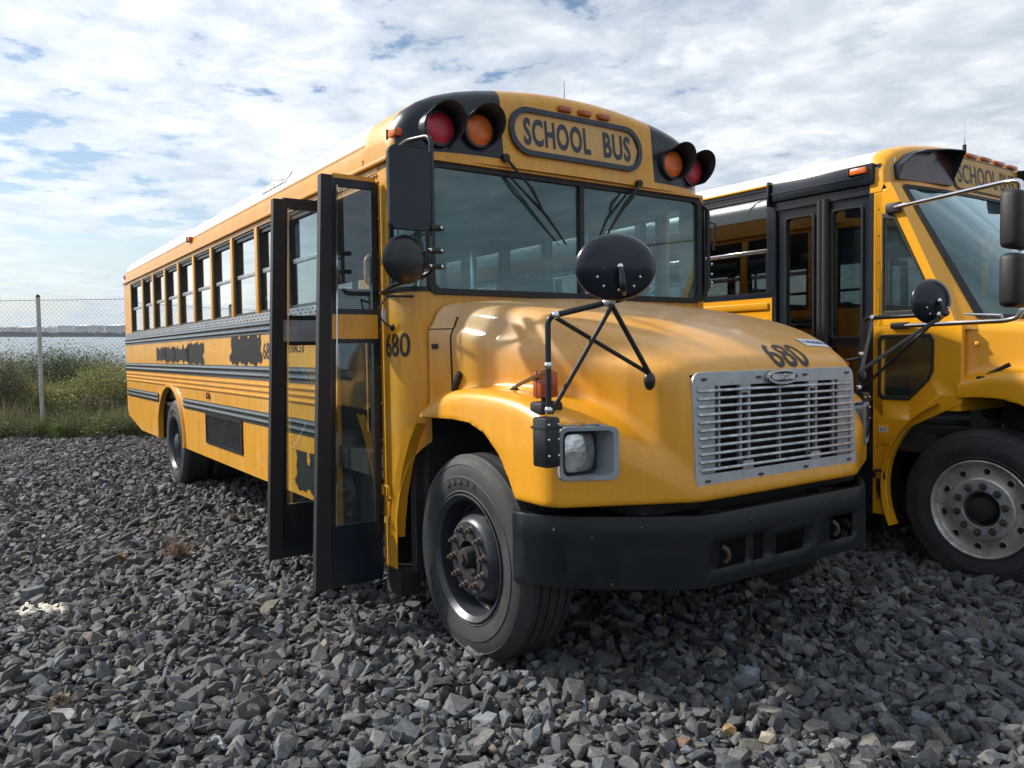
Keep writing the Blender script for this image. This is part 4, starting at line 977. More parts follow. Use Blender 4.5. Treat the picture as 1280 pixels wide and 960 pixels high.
# door frame and leaves
b=MB(); b.box((-.66,R2,.33),(-.62,R2+.05,2.665)); b.box((.16,R2,.33),(.192,R2+.05,2.665)); b.box((-.62,R2+.01,2.62),(.16,R2+.05,2.665)); b.box((-.62,R2+.0,.30),(.16,R2+.06,.345)); b.build('door_frame','black',B2)
def leaf2(x0,x1,seal):
    y=R2+.018; b=MB(); o=rrect(x0,x1,.35,2.64,.02,3)
    i1=rrect(x0+.075,x1-.065,1.60,2.53,.03,3); 
    b.box((x0,y,2.53),(x1,y+.03,2.62)); b.box((x0,y,.35),(x1,y+.03,.60)); b.box((x0,y,1.53),(x1,y+.03,1.60))
    b.box((x0,y,.60),(x0+.075,y+.03,2.53)); b.box((x1-.065,y,.60),(x1,y+.03,2.53))
    for z0,z1 in ((1.60,2.53),(.60,1.53)): b.ring(rrect(x0+.06,x1-.05,z0-.012,z1+.012,.03,3),rrect(x0+.078,x1-.068,z0+.006,z1-.006,.025,3),y-.012,y+.0,ax='y',m=1)
    b.tube([(seal,y-.015,.36),(seal,y-.015,2.62)],.030,12,m=2)
    d=b.build('door',['navy','rail','rubber'],B2,smooth=30)
    g=MB(); 
    for z0,z1 in ((1.60,2.53),(.60,1.53)): g.add([(x0+.07,y+.015,z0),(x1-.06,y+.015,z0),(x1-.06,y+.015,z1),(x0+.07,y+.015,z1)],[(0,1,2,3)])
    g.build('pane','busglass',d,smooth=0)
leaf2(-.615,-.235,-.225); leaf2(-.215,.158,-.185)
# front corner panel (side of the cab)
def quadpanel(b,poly,y0,y1,m=0): b.prism(poly,y0,y1,ax='y',m=m)
for sg in (-1,1):
    y0=YC+sg*1.22; y1=YC+sg*1.185
    b=MB()
    quadpanel(b,[(.192,.34),(.27,.34),(.27,2.60),(.192,2.60)],y0,y1)
    archc=(.93,.555); A2=[(archc[0]+.635*math.cos(t),archc[1]+.635*math.sin(t)) for t in [rad(195-8*i) for i in range(8)]]
    quadpanel(b,[(.27,.34),(.315,.34)]+[a for a in A2 if a[0]<.62]+[(.80,1.15),(.80,1.20),(.655,1.20),(.46,1.02),(.27,1.02)],y0,y1)
    # ring of metal around the lower glass, belt, quarter light
    lo=[(.262,1.165),(.455,1.165),(.585,1.30),(.612,1.36),(.616,1.560),(.590,1.600),(.262,1.600),(.240,1.575),(.240,1.19)]
    lo_out=[(.27,1.02),(.46,1.02),(.655,1.20),(.80,1.20),(.80,1.665),(.66,1.665),(.27,1.665),(.192,1.60),(.192,1.10)]
    b.ring(lo_out,lo,y0-sg*.0,y1,ax='y')
    qo=[(.192,1.665),(.765,1.665),(.335,2.62),(.192,2.62)]; qi=[(.262,1.745),(.655,1.745),(.345,2.42),(.262,2.44)]
    b.ring(qo,qi,y0,y1,ax='y')
    CP=b.build('cab_side',Y2,B2,smooth=30,bevel=.006)
    f=MB(); sh=lambda P,d:[(x+(cx-x)*d,z+(cz-z)*d) for (x,z),(cx,cz) in zip(P,[(sum(p[0] for p in P)/len(P),sum(p[1] for p in P)/len(P))]*len(P))]
    for P in (lo,qi):
        big=sh(P,-.035); sm=sh(P,.075); f.ring(big,sm,y0+sg*.010,y0-sg*.012,ax='y'); g=MB(); g.add([(x,y0-sg*.004,z) for x,z in sh(P,.05)],[tuple(range(len(P)))]); 
        w=f.build('side_glass_seal','rubber',B2,smooth=30,bevel=.004); g.build('pane','doorglass',w,smooth=0); f=MB()
b=MB(); b.box((.235,R2-.003,.84),(.315,R2-.008,.98),ch=.02); b.box((.245,R2-.0085,.925),(.305,R2-.010,.965),m=1); b.build('fuel_door',[Y2,'label'],B2,smooth=30)
t=MB(); [t.add([(.251+dx,R2-.0105,.934+dz),(.251+dx+w_,R2-.0105,.934+dz),(.251+dx+w_,R2-.0105,.934+dz+.005),(.251+dx,R2-.0105,.934+dz+.005)],[(0,1,2,3)]) for dx,dz,w_ in ((0,0,.02),(.027,0,.02),(0,.010,.022),(.030,.010,.016),(.004,.020,.014),(.028,.020,.018))]; t.build('sticker_print','ink',B2,smooth=0)
b=MB(); b.tube(bend([(.22,R2-.02,.60),(.22,R2-.025,.655),(.29,R2-.025,.655),(.29,R2-.02,.60)],.02),.010,8); b.box((.235,R2-.03,.50),(.28,R2-.003,.60),ch=.008); b.tube([(.258,R2-.022,.5),(.262,R2-.024,.465)],.014,8); b.build('hood_catch','rubber',B2)
b=MB()
for k in range(12): b.ball((.228,R2-.001,.45+k*.185),.006,n=4)
b.build('rivets','rivet',B2)
# arch flare (bright lip round the wheel opening)
fl=[(.930+.655*math.cos(rad(205-i*6)),.555+.655*math.sin(rad(205-i*6))) for i in range(0,16)]
b=MB(); b.grid([[(x,R2+.0,z),(x+.004,R2-.045,z+.003),(.93+(x-.93)*.985,R2-.045,.555+(z-.555)*.985),(.93+(x-.93)*.975,R2+.06,.555+(z-.555)*.975)] for x,z in fl]); b.build('wheel_arch_flare',Y2,B2,smooth=60)
# windscreen and pillars
def wsx(t,z): return .325+(2.63-z)*.465+(.09+.36*(2.63-z)/.97)*(1-abs(t)**2.6)
def wsp(t,z,d=0): return (wsx(t,z)+d,YC+1.215*t,z)
b=MB(); Z=[1.70+.94*i/14 for i in range(15)]; TT=[-.90+1.8*i/30 for i in range(31)]
b.grid([[wsp(t,z) for t in TT] for z in Z]); 
f=MB()
f.grid([[wsp(t,z,.006) for t in np.linspace(-.925,-.885,3)] for z in Z]); f.grid([[wsp(t,z,.006) for t in np.linspace(.885,.925,3)] for z in Z])
f.grid([[wsp(t,z,.006) for t in TT] for z in (1.70,1.725)]); f.grid([[wsp(t,z,.006) for t in TT] for z in (2.625,2.655)])
WS2=f.build('windscreen','rubber',B2,smooth=60); b.build('pane','wsglass',WS2,smooth=60)
for sg in (-1,1):
    b=MB(); G=[]
    for z in [1.63,1.66]+Z+[2.66]:
        row=[]
        for k in range(9):
            t=.915+.085*k/8; x,y,_=wsp(sg*t,z,.0); q=k/8
            x0=.765-(z-1.665)*.455; xe=x0-.045*(k==8)
            row.append((x*(1-q**2)+ (x0-.0)*(q**2),YC+sg*(1.215*t+.005*q),z))
        row.append((row[-1][0]-.045,YC+sg*1.222,z)); G.append(row)
    b.grid(G); b.build('windscreen_pillar',Y2,B2,smooth=60)
# roof cap with lamp pods and sign
xf2=lambda y:.395-.05*(abs(y)/1.2)**2-.075*(abs(y)/1.22)**9
p3=[]
for i in range(len(prof2)-1):
    a,c=prof2[i],prof2[i+1]
    for k in range(3): p3.append((a[0]+(c[0]-a[0])*k/3,a[1]+(c[1]-a[1])*k/3))
p3.append(prof2[-1])
rows=cap_shell([(y*1.003,z+.005) for y,z in p3],xf2,.165,2.645,.085,yc=YC)
b=MB(); b.grid(rows); CAP2=b.build('roof_cap',Y2,B2,smooth=50)
def cap2(y,z,d=.004): return (xf2(y)-.10*(z-2.645)+d,YC+y,z)
for sg in (-1,1):
    b=MB(); a0,a1=.56,1.15
    pts=[(a0,2.685),(a0,2.930),(.75,2.922),(.95,2.900),(1.05,2.872),(a1,2.79),(a1,2.685)]
    v=[cap2(sg*a,z,.006) for a,z in pts]; n=len(v); b.add(v+[(p[0]+.14*(1-.55*(a-a0)/(a1-a0)) if z>2.72 else p[0]+.012,p[1],p[2]-.008*(z>2.72)) for p,(a,z) in zip(v,pts)],[(0,1,n+1,n),(1,2,n+2,n+1),(2,3,n+3,n+2),(3,4,n+4,n+3),(4,5,n+5,n+4),(5,6,n+6,n+5),(6,0,n,n+6)])
    H=b.build('lamp_pod','navy',CAP2,smooth=0); sd=H.modifiers.new('s','SOLIDIFY'); sd.thickness=.008
    b=MB(); b.add([cap2(sg*a,z,.032) for a,z in pts],[tuple(range(n))]); b.build('pod_back',mat('smoked_red_plastic',(.050,.018,.016),.22,var=.6,vscale=6,coat=.5),H,smooth=0)
b=MB(); b.grid(roundbox_cols(.53,.125,.10,0,2.80,cap2,.008)); S2=b.build('sign_frame','inkblue',CAP2,smooth=60)
b=MB(); b.grid(roundbox_cols(.515,.113,.09,0,2.80,cap2,.011)); b.build('sign_face','signface',S2,smooth=60)
t=text('SCHOOL BUS',.145,.90,bold=.01,sub=1,space=1.05); tmap(t,lambda u,v:cap2(u-.45,2.728+v,.0135)); t.build('sign_lettering','inkblue',S2,smooth=0)
for y in (-.42,-.2,.02,.24,.46): marker(B2,(.35,YC+y,2.955-.02*abs(y)),'orange',s=(.06,.15,.030))
b=MB(); b.tube([(.37,3.0,2.95),(.37,3.0,3.02)],.014,8,m=1); b.tube([(.37,3.0,3.02),(.37,3.0,3.07)],[.009,.007],8,m=0); b.tube([(.37,3.0,3.07),(.37,3.0,3.25)],[.003,.002],6,m=0); b.build('antenna',['chrome','rubber'],B2)
# hood
_z2=np.polyfit([.7,1.0,1.3,1.6,1.9,2.1],[1.765,1.735,1.68,1.59,1.43,1.25],3)
def F2(x,y,z):
    a=np.abs(y-YC); top=z-(np.polyval(_z2,x)-.05*a*a); side=a-np.interp(x,[.7,.85,1.2,1.6,2.0],[1.19,1.14,1.06,.96,.78])
    g=smax(top,side,.07); g=smax(g,x-(2.12-.25*a*a),.10)
    fen=smax(z-np.interp(x,[.6,.75,1.0,1.3,1.6,1.9],[1.24,1.30,1.365,1.365,1.30,1.12]),a-1.235,.08); fen=smax(fen,x-(2.05-.30*a*a),.12)
    g=smin(g,fen,.06); g=smax(g,.80-z,.02); g=np.maximum(g,.765-x)
    ar=np.maximum(np.hypot(x-.93,z-.555)-.640,.60-a); return smax(g,-ar,.012)
V,Q=netmesh(F2,(.74,R2-.05,.76),(2.20,YC+.03,1.80),.021)
b=MB(); fl=[];mi=[]
for q in Q:
    cx,cy,cz=V[q].mean(0)
    if cy>YC: continue
    fl.append(tuple(q)); mi.append(1 if (cy>R2+.03 and math.hypot(cx-.93,cz-.555)<.66) or cz<.81 else 0)
b.add([tuple(p) for p in V],fl,mi); b.add([(x,2*YC-y,z) for x,y,z in V],[f[::-1] for f in fl],mi)
used=sorted(set(i for f in b.f for i in f)); mp={o:i for i,o in enumerate(used)}; b.v=[b.v[i] for i in used]; b.f=[tuple(mp[i] for i in f) for f in b.f]
HD2=b.build('hood',[Y2,'liner'],B2,smooth=50)
b=MB(); b.ring(rrect(YC-.5,YC+.5,.92,1.35,.05),rrect(YC-.44,YC+.44,.98,1.30,.03),2.10,2.13,ax='x')
for k in range(9): b.box((2.09,YC-.45,1.0+k*.035),(2.12,YC+.45,1.008+k*.035))
b.build('grille','grey',B2,smooth=30)
b=MB(); b.grid([[(2.22-.16*abs(t)**4,YC+1.18*t,z) for t in np.linspace(-1,1,21)] for z in (.46,.80)]); q=b.build('bumper','bumper',B2); sd=q.modifiers.new('s','SOLIDIFY'); sd.thickness=.03
for sg in (-1,1):
    b=MB(); b.box((1.82,YC+sg*.80-.12,.98),(1.97,YC+sg*.80+.12,1.16),ch=.03); b.build('headlight','headglass',B2,smooth=40)
    b=MB(); z=float(np.interp(1.02,[.75,1.0,1.3],[1.30,1.365,1.365])); b.ball((1.04,YC+sg*1.175,1.325),.038,sq=(1.25,.7,.6)); b.build('marker_light','label',HD2,smooth=60)
b=MB(); b.tube([(.93,R2+.035,1.335),(1.06,R2+.055,1.405)],[.010,.014],8); b.box((.885,R2+.0,1.305),(.94,R2+.045,1.33),ch=.006); b.build('hood_latch','rubber',HD2)
b=MB(); b.ball((.86,R2+.055,1.535),.018,sq=(1,.6,1)); b.build('hood_knob',Y2,HD2,smooth=60)
b=MB(); b.box((.655,R2+.006,1.10),(.79,1.25+R2,1.655)); b.build('cowl',Y2,B2)
# chrome mirror arms and heads
b=MB(); 
b.tube(bend([(.33,R2-.01,2.475),(1.20,1.76,2.46),(1.285,1.75,2.45),(1.285,1.75,1.685),(1.20,1.76,1.665),(.42,R2-.01,1.665)],.09,6),.0145,12)
b.tube([(.90,1.92,1.72),(1.16,1.80,1.70),(1.17,1.80,1.665)],.008,8)
b.box((.29,R2-.035,2.44),(.40,R2+.005,2.51),ch=.012,m=1); b.box((.33,R2-.03,1.645),(.46,R2+.005,1.69),ch=.01,m=1)
SA=b.build('side_mirror',['chrome','rubber'],B2,smooth=40)
for z0,z1 in ((2.06,2.385),(1.735,2.035)):
    b=MB(); b.box((1.24,1.555,z0),(1.35,1.79,z1),ch=.035); b.build('mirror_head','rubber',SA,smooth=50)
    b=MB(); b.box((1.27,1.72,(z0+z1)/2-.03),(1.31,1.80,(z0+z1)/2+.03),ch=.01); b.build('clamp','rubber',SA)
# interior, underside, wheels
b=MB(); b.box((-8.5,R2+.04,.93),(-.66,YC+1.18,.97)); b.box((-.66,R2+.85,.93),(.75,YC+1.18,.968)); b.build('cabin_floor','floor',B2)
b=MB(); b.grid([[(x,YC+y*.96,z-.03) for y,z in prof2] for x in (-8.5,-4,.30)]); b.build('ceiling','inner',B2,smooth=60)
b=MB(); b.box((-8.6,R2+.03,.5),(-8.56,YC+1.19,2.9)); b.build('rear_wall',Y2,B2)
s0=None
for k in range(9):
    for y in (-.66,.66):
        if s0 is None: s0=seat(B2,-1.25,YC-.66)
        else: copy_part(s0,B2,(-.76*k,y+.66,0))
b=MB(); b.box((-.10,YC+.38,1.05),(.36,YC+.88,1.48),ch=.05); b.box((-.20,YC+.36,1.42),(-.08,YC+.90,2.16),ch=.05); b.build('driver_seat','seat',B2,smooth=40)
b=MB(); b.box((.55,YC-.5,1.0),(1.0,YC+1.1,1.62),ch=.06); b.box((.70,R2+.25,1.55),(1.05,YC+1.1,1.64),ch=.03); b.build('dashboard','under',B2,smooth=40); b=MB(); b.box((-.70,R2+.08,1.0),(-.67,R2+1.0,1.75)); b.build('modesty_panel','under',B2)
b=MB(); Rw=Matrix.Translation((.60,YC+.62,1.75))@Matrix.Rotation(rad(-32),4,'Y'); t=MB().tube([(.21*math.cos(2*PI*i/24),.21*math.sin(2*PI*i/24),0) for i in range(24)],.014,8,closed=True); t.tube([(-.2,0,0),(.2,0,0)],.012,6); t.xf(Rw); b.add(t.v,t.f); b.build('steering_wheel','rubber',B2)
b=MB(); b.box((-.62,R2+.06,.33),(.17,R2+.4,.36)); b.box((-.62,R2+.36,.36),(.17,R2+.39,.62)); b.box((-.62,R2+.38,.60),(.17,R2+.75,.63)); b.box((-.62,R2+.72,.63),(.17,R2+.75,.92)); b.build('entry_steps','floor',B2)
b=MB(); b.box((-8.4,YC-.45,.55),(1.9,YC-.36,.80)); b.box((-8.4,YC+.36,.55),(1.9,YC+.45,.80)); b.box((-8.5,R2+.06,.80),(.6,YC+1.16,.925)); b.box((.5,YC-.45,.6),(1.9,YC+.45,1.2)); b.box((.15,R2+.05,.35),(.20,YC+1.1,.9)); b.tube([(.91,YC-1,.49),(.91,YC+1,.49)],.055,10); b.box((-2.6,R2+.08,.40),(-1.2,R2+.6,.8)); b.build('chassis','under',B2)
for s in (-1,1):
    wheel(B2,(.91,YC+s*1.195,.475),'alu',s); wheel(B2,(-5.9,YC+s*1.195,.475),'rear',s)

# ================================================================ the next bus along, only glimpsed through the glass
def copy_tree(o,parent=None,skipn=('antenna','gravel')):
    c=o.copy(); COL.objects.link(c); c.parent=parent
    for ch in list(o.children):
        if ch.name.split('.')[0] not in skipn: copy_tree(ch,c)
    return c
B3=copy_tree(B2); B3.location=(B2.location.x-.9,B2.location.y+3.55,0); B3['label']='school bus farthest right, only glimpsed through the glass of the middle bus'; SITE.append(B3)
# ================================================================ ground, gravel, plants, fence, far shore
E_=Vector((.569,.822,0)).normalized(); Nn=Vector((-.822,.569,0)).normalized()
def ef(e,f,z=0.): p=E_*e+Nn*f; return Vector((p.x,p.y,z))
def gz(e,f):   # lot level, then a bank down to the water
    t=min(max((f-12.5)/16.,0),1); return -3.6*t*t*(3-2*t) - max(0,f-28.5)*.02
SITEM=[]
def gmat():
    m=mat('dark_gravel_base',(.02,.02,.02),.9,var=.5,vscale=14,bump=0)
    N=m.node_tree.nodes; L=m.node_tree.links; tc=N.new('ShaderNodeTexCoord').outputs['Object']
    vo=N.new('ShaderNodeTexVoronoi'); vo.inputs['Scale'].default_value=15; L.new(tc,vo.inputs['Vector'])
    bn=N.new('ShaderNodeBump'); bn.inputs['Distance'].default_value=.03; bn.inputs['Strength'].default_value=.9; bn.invert=True; L.new(vo.outputs['Distance'],bn.inputs['Height']); L.new(bn.outputs[0],N['Principled BSDF'].inputs['Normal'])
    sp=N.new('ShaderNodeSeparateColor'); L.new(vo.outputs['Color'],sp.inputs[0]); c=ramp(N,L,sp.outputs[0],[(0,(.02,.02,.021)),(.6,(.045,.046,.046)),(1,(.09,.09,.085))]); L.new(c,N['Principled BSDF'].inputs['Base Color']); return m
es=list(np.linspace(-60,-14,9))+list(np.linspace(-12,14,14))+list(np.linspace(18,70,9)); fs=list(np.linspace(-40,8,13))+list(np.arange(9,34,1.0))+[40,50]
b=MB(); b.grid([[tuple(ef(e,f,gz(e,f)-(0.0))) for e in es] for f in fs],mf=lambda i,j:0 if fs[i]<11 else 1)
ground=b.build('ground',[gmat(),mat('bank_soil',(.075,.065,.045),.95,var=.4,vscale=2,bump=.6,bscale=20)],None,smooth=60); tag(ground,kind='structure'); SITE.append(ground)
# --- loose crushed stone
def hull(r_):
    P=r_.normal(0,1,(14,3)); P/=np.linalg.norm(P,axis=1,keepdims=True)+1e-9; P*=r_.uniform(.75,1.05,(14,1)); P=np.sign(P)*np.abs(P)**.72
    bm=bmesh.new(); [bm.verts.new(p) for p in P]; res=bmesh.ops.convex_hull(bm,input=bm.verts); 
    for g in [g for g in res['geom_interior'] if isinstance(g,bmesh.types.BMVert)]: bm.verts.remove(g)
    bmesh.ops.dissolve_limit(bm,angle_limit=rad(20),verts=bm.verts,edges=bm.edges); bmesh.ops.triangulate(bm,faces=bm.faces)
    bm.verts.index_update(); v=np.array([w.co[:] for w in bm.verts]); f=np.array([[w.index for w in q.verts] for q in bm.faces]); bm.free(); return v,f
r_=np.random.default_rng(11); HU=[hull(r_) for _ in range(36)]
def field(spacing,sz,zlo,zhi,keepf,seed,dens=1.):
    r=np.random.default_rng(seed); gx_=np.arange(-17,6,spacing); gy=np.arange(-11,10,spacing); X,Y=np.meshgrid(gx_,gy); X=X.ravel()+r.uniform(-.5,.5,X.size)*spacing; Y=Y.ravel()+r.uniform(-.5,.5,Y.size)*spacing
    q=np.stack([X-CAMP.x,Y-CAMP.y,np.full(X.size,-CAMP.z)],0); c=CAMR@q; px=640+984.47*c[0]/np.maximum(c[2],.01); py=480+984.47*c[1]/np.maximum(c[2],.01)
    k=((c[2]>.8)&(px>-170)&(px<1450)&(py<1130)|(np.hypot(X-CAMP.x,Y-CAMP.y)<6.5)&(Y<5.2)|(np.hypot(X-CAMP.x,Y-CAMP.y)<11)&(X<1)&(Y<-1))&(X*Nn.x+Y*Nn.y<10.7+.35*np.sin(X*2)+.3*np.sin(X*5.3+Y*3)+.5*np.sin(X*.9+Y*1.3))
    k&=keepf(X,Y,c[2],r)
    return X[k],Y[k],c[2][k],r
def stones(X,Y,r,smean,zlo,zhi,flat=(1.05,.76,.54),tilt=24):
    n=len(X); s=np.clip(smean*np.exp(r.normal(0,.30,n)),smean*.45,smean*2.1)/2; kind=r.integers(0,len(HU),n); VV=[];FF=[];CC=[];o=0
    yaw=r.uniform(0,2*PI,n); ta=r.normal(0,rad(tilt),n); tb=r.normal(0,rad(tilt),n); z=r.uniform(zlo,zhi,n)
    sx=s*flat[0]*r.uniform(.85,1.25,n); sy=s*flat[1]*r.uniform(.8,1.2,n); sz=s*flat[2]*r.uniform(.65,1.4,n)
    lum=np.exp(r.normal(0,.36,n)); base=np.stack([.090*lum,.093*lum,.096*lum],1); t=r.uniform(0,1,n)
    hue=r.normal(.012,.035,n); base[:,0]*=1+hue; base[:,2]*=1-hue*1.3
    warm=t>.975; base[warm]*=np.array([1.22,1.12,.98]); bl=t<.10; base[bl]*=np.array([.90,.99,1.10]); tan=(t>.945)&(t<.955); base[tan]*=np.array([1.9,1.65,1.35]); base=np.clip(base,.02,.42)
    for k in range(len(HU)):
        m=np.where(kind==k)[0]
        if not len(m): continue
        v,f=HU[k]; P=v[None]*np.stack([sx[m],sy[m],sz[m]],1)[:,None]
        ca,sa=np.cos(ta[m])[:,None],np.sin(ta[m])[:,None]; x,y,zz=P[...,0],P[...,1],P[...,2]; y,zz=y*ca-zz*sa,y*sa+zz*ca
        cb_,sb=np.cos(tb[m])[:,None],np.sin(tb[m])[:,None]; x,zz=x*cb_+zz*sb,-x*sb+zz*cb_
        cy,sy_=np.cos(yaw[m])[:,None],np.sin(yaw[m])[:,None]; x,y=x*cy-y*sy_,x*sy_+y*cy
        P=np.stack([x+X[m][:,None],y+Y[m][:,None],zz+z[m][:,None]],-1).reshape(-1,3); nv=len(v)
        FF.append((f[None]+(np.arange(len(m))*nv)[:,None,None]+o).reshape(-1,3)); VV.append(P); CC.append(np.repeat(base[m],nv,0)); o+=len(P)
    return np.concatenate(VV),np.concatenate(FF),np.concatenate(CC)
def npmesh(name,V,F,C=None,mt=None):
    me=D.meshes.new(name); me.vertices.add(len(V)); me.vertices.foreach_set('co',V.astype(np.float32).ravel()); nf,k=F.shape
    me.loops.add(nf*k); me.loops.foreach_set('vertex_index',F.astype(np.int32).ravel()); me.polygons.add(nf); me.polygons.foreach_set('loop_start',np.arange(0,nf*k,k,dtype=np.int32)); me.update(calc_edges=True); me.shade_flat()
    if C is not None:
        at=me.attributes.new('tint','FLOAT_COLOR','POINT'); at.data.foreach_set('color',np.concatenate([C,np.ones((len(C),1))],1).astype(np.float32).ravel())
    if mt: me.materials.append(mt)
    ob=D.objects.new(name,me); COL.objects.link(ob); SITE.append(ob); return ob
def attmat(name,rough=.8,noise_amt=.35,nscale=45,bump=.5,trans=0.):
    m=D.materials.new(name); m.use_nodes=True; N=m.node_tree.nodes; L=m.node_tree.links; b=N['Principled BSDF']; b.inputs['Roughness'].default_value=rough; b.inputs['Specular IOR Level'].default_value=.35
    at=N.new('ShaderNodeAttribute'); at.attribute_name='tint'; f=noise(N,L,N.new('ShaderNodeTexCoord').outputs['Object'],nscale,5,.65); k=ramp(N,L,f,[(.25,1-noise_amt),(.75,1+noise_amt)])
    v=N.new('ShaderNodeVectorMath'); v.operation='MULTIPLY'; L.new(at.outputs['Color'],v.inputs[0]); L.new(k,v.inputs[1]); L.new(v.outputs[0],b.inputs['Base Color'])
    if bump: bn=N.new('ShaderNodeBump'); bn.inputs['Strength'].default_value=bump; bn.inputs['Distance'].default_value=.006; L.new(f,bn.inputs['Height']); L.new(bn.outputs[0],b.inputs['Normal'])
    if trans:
        tr=N.new('ShaderNodeBsdfTranslucent'); L.new(v.outputs[0],tr.inputs[0]); mx_=N.new('ShaderNodeMixShader'); mx_.inputs[0].default_value=trans; L.new(b.outputs[0],mx_.inputs[1]); L.new(tr.outputs[0],mx_.inputs[2]); L.new(mx_.outputs[0],N['Material Output'].inputs[0])
    return m
X,Y,dd,r=field(.0445,0,0,0,lambda X,Y,d,r:r.uniform(0,1,X.size)<np.clip(1.25-.035*d,.55,1),5)
A=stones(X,Y,r,.066,-.018,.034,tilt=34)
X2,Y2_,d2,r2=field(.098,0,0,0,lambda X,Y,d,r:r.uniform(0,1,X.size)<.8,6)
Bs=stones(X2,Y2_,r2,.084,.008,.046,tilt=28)
X3,Y3,d3,r3=field(.033,0,0,0,lambda X,Y,d,r:(d<6)&(r.uniform(0,1,X.size)<.22),8)
Cs=stones(X3,Y3,r3,.034,-.006,.028,flat=(1,.85,.6),tilt=35)
VV=[];FF=[];CC=[];o=0
for v,f,c in (A,Bs,Cs): VV.append(v);FF.append(f+o);CC.append(c);o+=len(v)
print('stones',len(X),len(X2),len(X3))
gr=npmesh('gravel',np.concatenate(VV),np.concatenate(FF),np.concatenate(CC),attmat('crushed_stone',.82,.42,40,.7)); tag(gr,'loose dark grey crushed stone covering the whole lot','gravel',kind='stuff')
# a few pale and rust coloured stones seen near the front edge
def lone(px,py,size,col,label):
    rr=np.array([(px-640)/984.47,(py-480)/984.47,1.])@CAMR; t=-CAMP.z/rr[2]; p=(CAMP.x+rr[0]*t,CAMP.y+rr[1]*t)
    v,f=HU[int(px)%36]; V=v*np.array([size*.55,size*.45,size*.36])+np.array([p[0],p[1],.042]); ob=npmesh('stone',V,f,np.tile(np.array(col),(len(V),1)),bpy.data.materials['crushed_stone']); tag(ob,label,'stone'); return ob
lone(912,926,.060,(.30,.19,.09),'orange-brown stone lying among the grey gravel in front of the bumper')
lone(962,906,.11,(.24,.23,.20),'large pale grey rounded stone, rightmost of the pale stones below the bumper')
lone(958,936,.07,(.33,.29,.22),'small cream stone just below the large pale grey rounded stone')
lone(855,940,.06,(.17,.105,.075),'reddish brown stone at the bottom edge of the lot')
# --- leaves
LM=attmat('foliage',.65,.30,30,0,.30)
def leaves(n,cen,rx,ry,rz,col,sz,r,clumps=14,droop=0.,base=0.,jit=.27):
    """leaf-sized faces gathered in clumps through a crown"""
    cc=r.normal(0,1,(clumps,3)); cc/=np.linalg.norm(cc,axis=1,keepdims=True); cc*=r.uniform(.25,1,(clumps,1))**.6; cc[:,2]=cc[:,2]*.8+.1
    w=r.uniform(.6,1.5,clumps); k=r.choice(clumps,n,p=w/w.sum()); P=cc[k]*.72+r.normal(0,jit,(n,3)); tone=r.uniform(.65,1.4,clumps)[k]
    P=P*np.array([rx,ry,rz])+np.array(cen); P=P[P[:,2]>base+.02] if True else P; m=len(P); tone=tone[:m]
    a=r.normal(0,1,(m,3)); a[:,2]*=.6; a/=np.linalg.norm(a,axis=1,keepdims=True); t=r.normal(0,1,(m,3)); b_=np.cross(a,t); b_/=np.linalg.norm(b_,axis=1,keepdims=True); s=sz*np.exp(r.normal(0,.3,m))[:,None]
    V=np.stack([P-a*s,P+b_*s*.42,P+a*s,P-b_*s*.42],1).reshape(-1,3); F=np.arange(4*m).reshape(-1,4)
    c=np.array(col)[None]*tone[:,None]*np.exp(r.normal(0,.28,(m,1))); c=np.clip(c+r.normal(0,.006,(m,3)),.005,.6); return V,F,np.repeat(c,4,0)
def blades(n,cx,cy,rx,ry,h,col,r,w=.008,lean=.28,z0=0.):
    x=cx+r.normal(0,rx,n); y=cy+r.normal(0,ry,n); hh=h*r.uniform(.5,1.15,n); a=r.uniform(0,2*PI,n); l=np.abs(r.normal(0,lean,n)); dx,dy=np.cos(a)*l,np.sin(a)*l
    ax,ay=-np.sin(a)*w,np.cos(a)*w; V=np.zeros((n,6,3))
    for i,(t,ww) in enumerate(((0,1),(.55,.8),(1,.12))):
        px_,py_,pz=x+dx*hh*t**1.7,y+dy*hh*t**1.7,z0+hh*t*(1-.18*l*t); V[:,2*i]=np.stack([px_-ax*ww,py_-ay*ww,pz],1); V[:,2*i+1]=np.stack([px_+ax*ww,py_+ay*ww,pz],1)
    F=(np.array([[0,1,3,2],[2,3,5,4]])[None]+(np.arange(n)*6)[:,None,None]).reshape(-1,4); c=np.array(col)[None]*np.exp(r.normal(0,.3,(n,1))); return V.reshape(-1,3),F,np.repeat(c,6,0)
def join(parts):
    V=[];F=[];C=[];o=0
    for v,f,c in parts: V.append(v);F.append(f+o);C.append(c);o+=len(v)
    return np.concatenate(V),np.concatenate(F),np.concatenate(C)
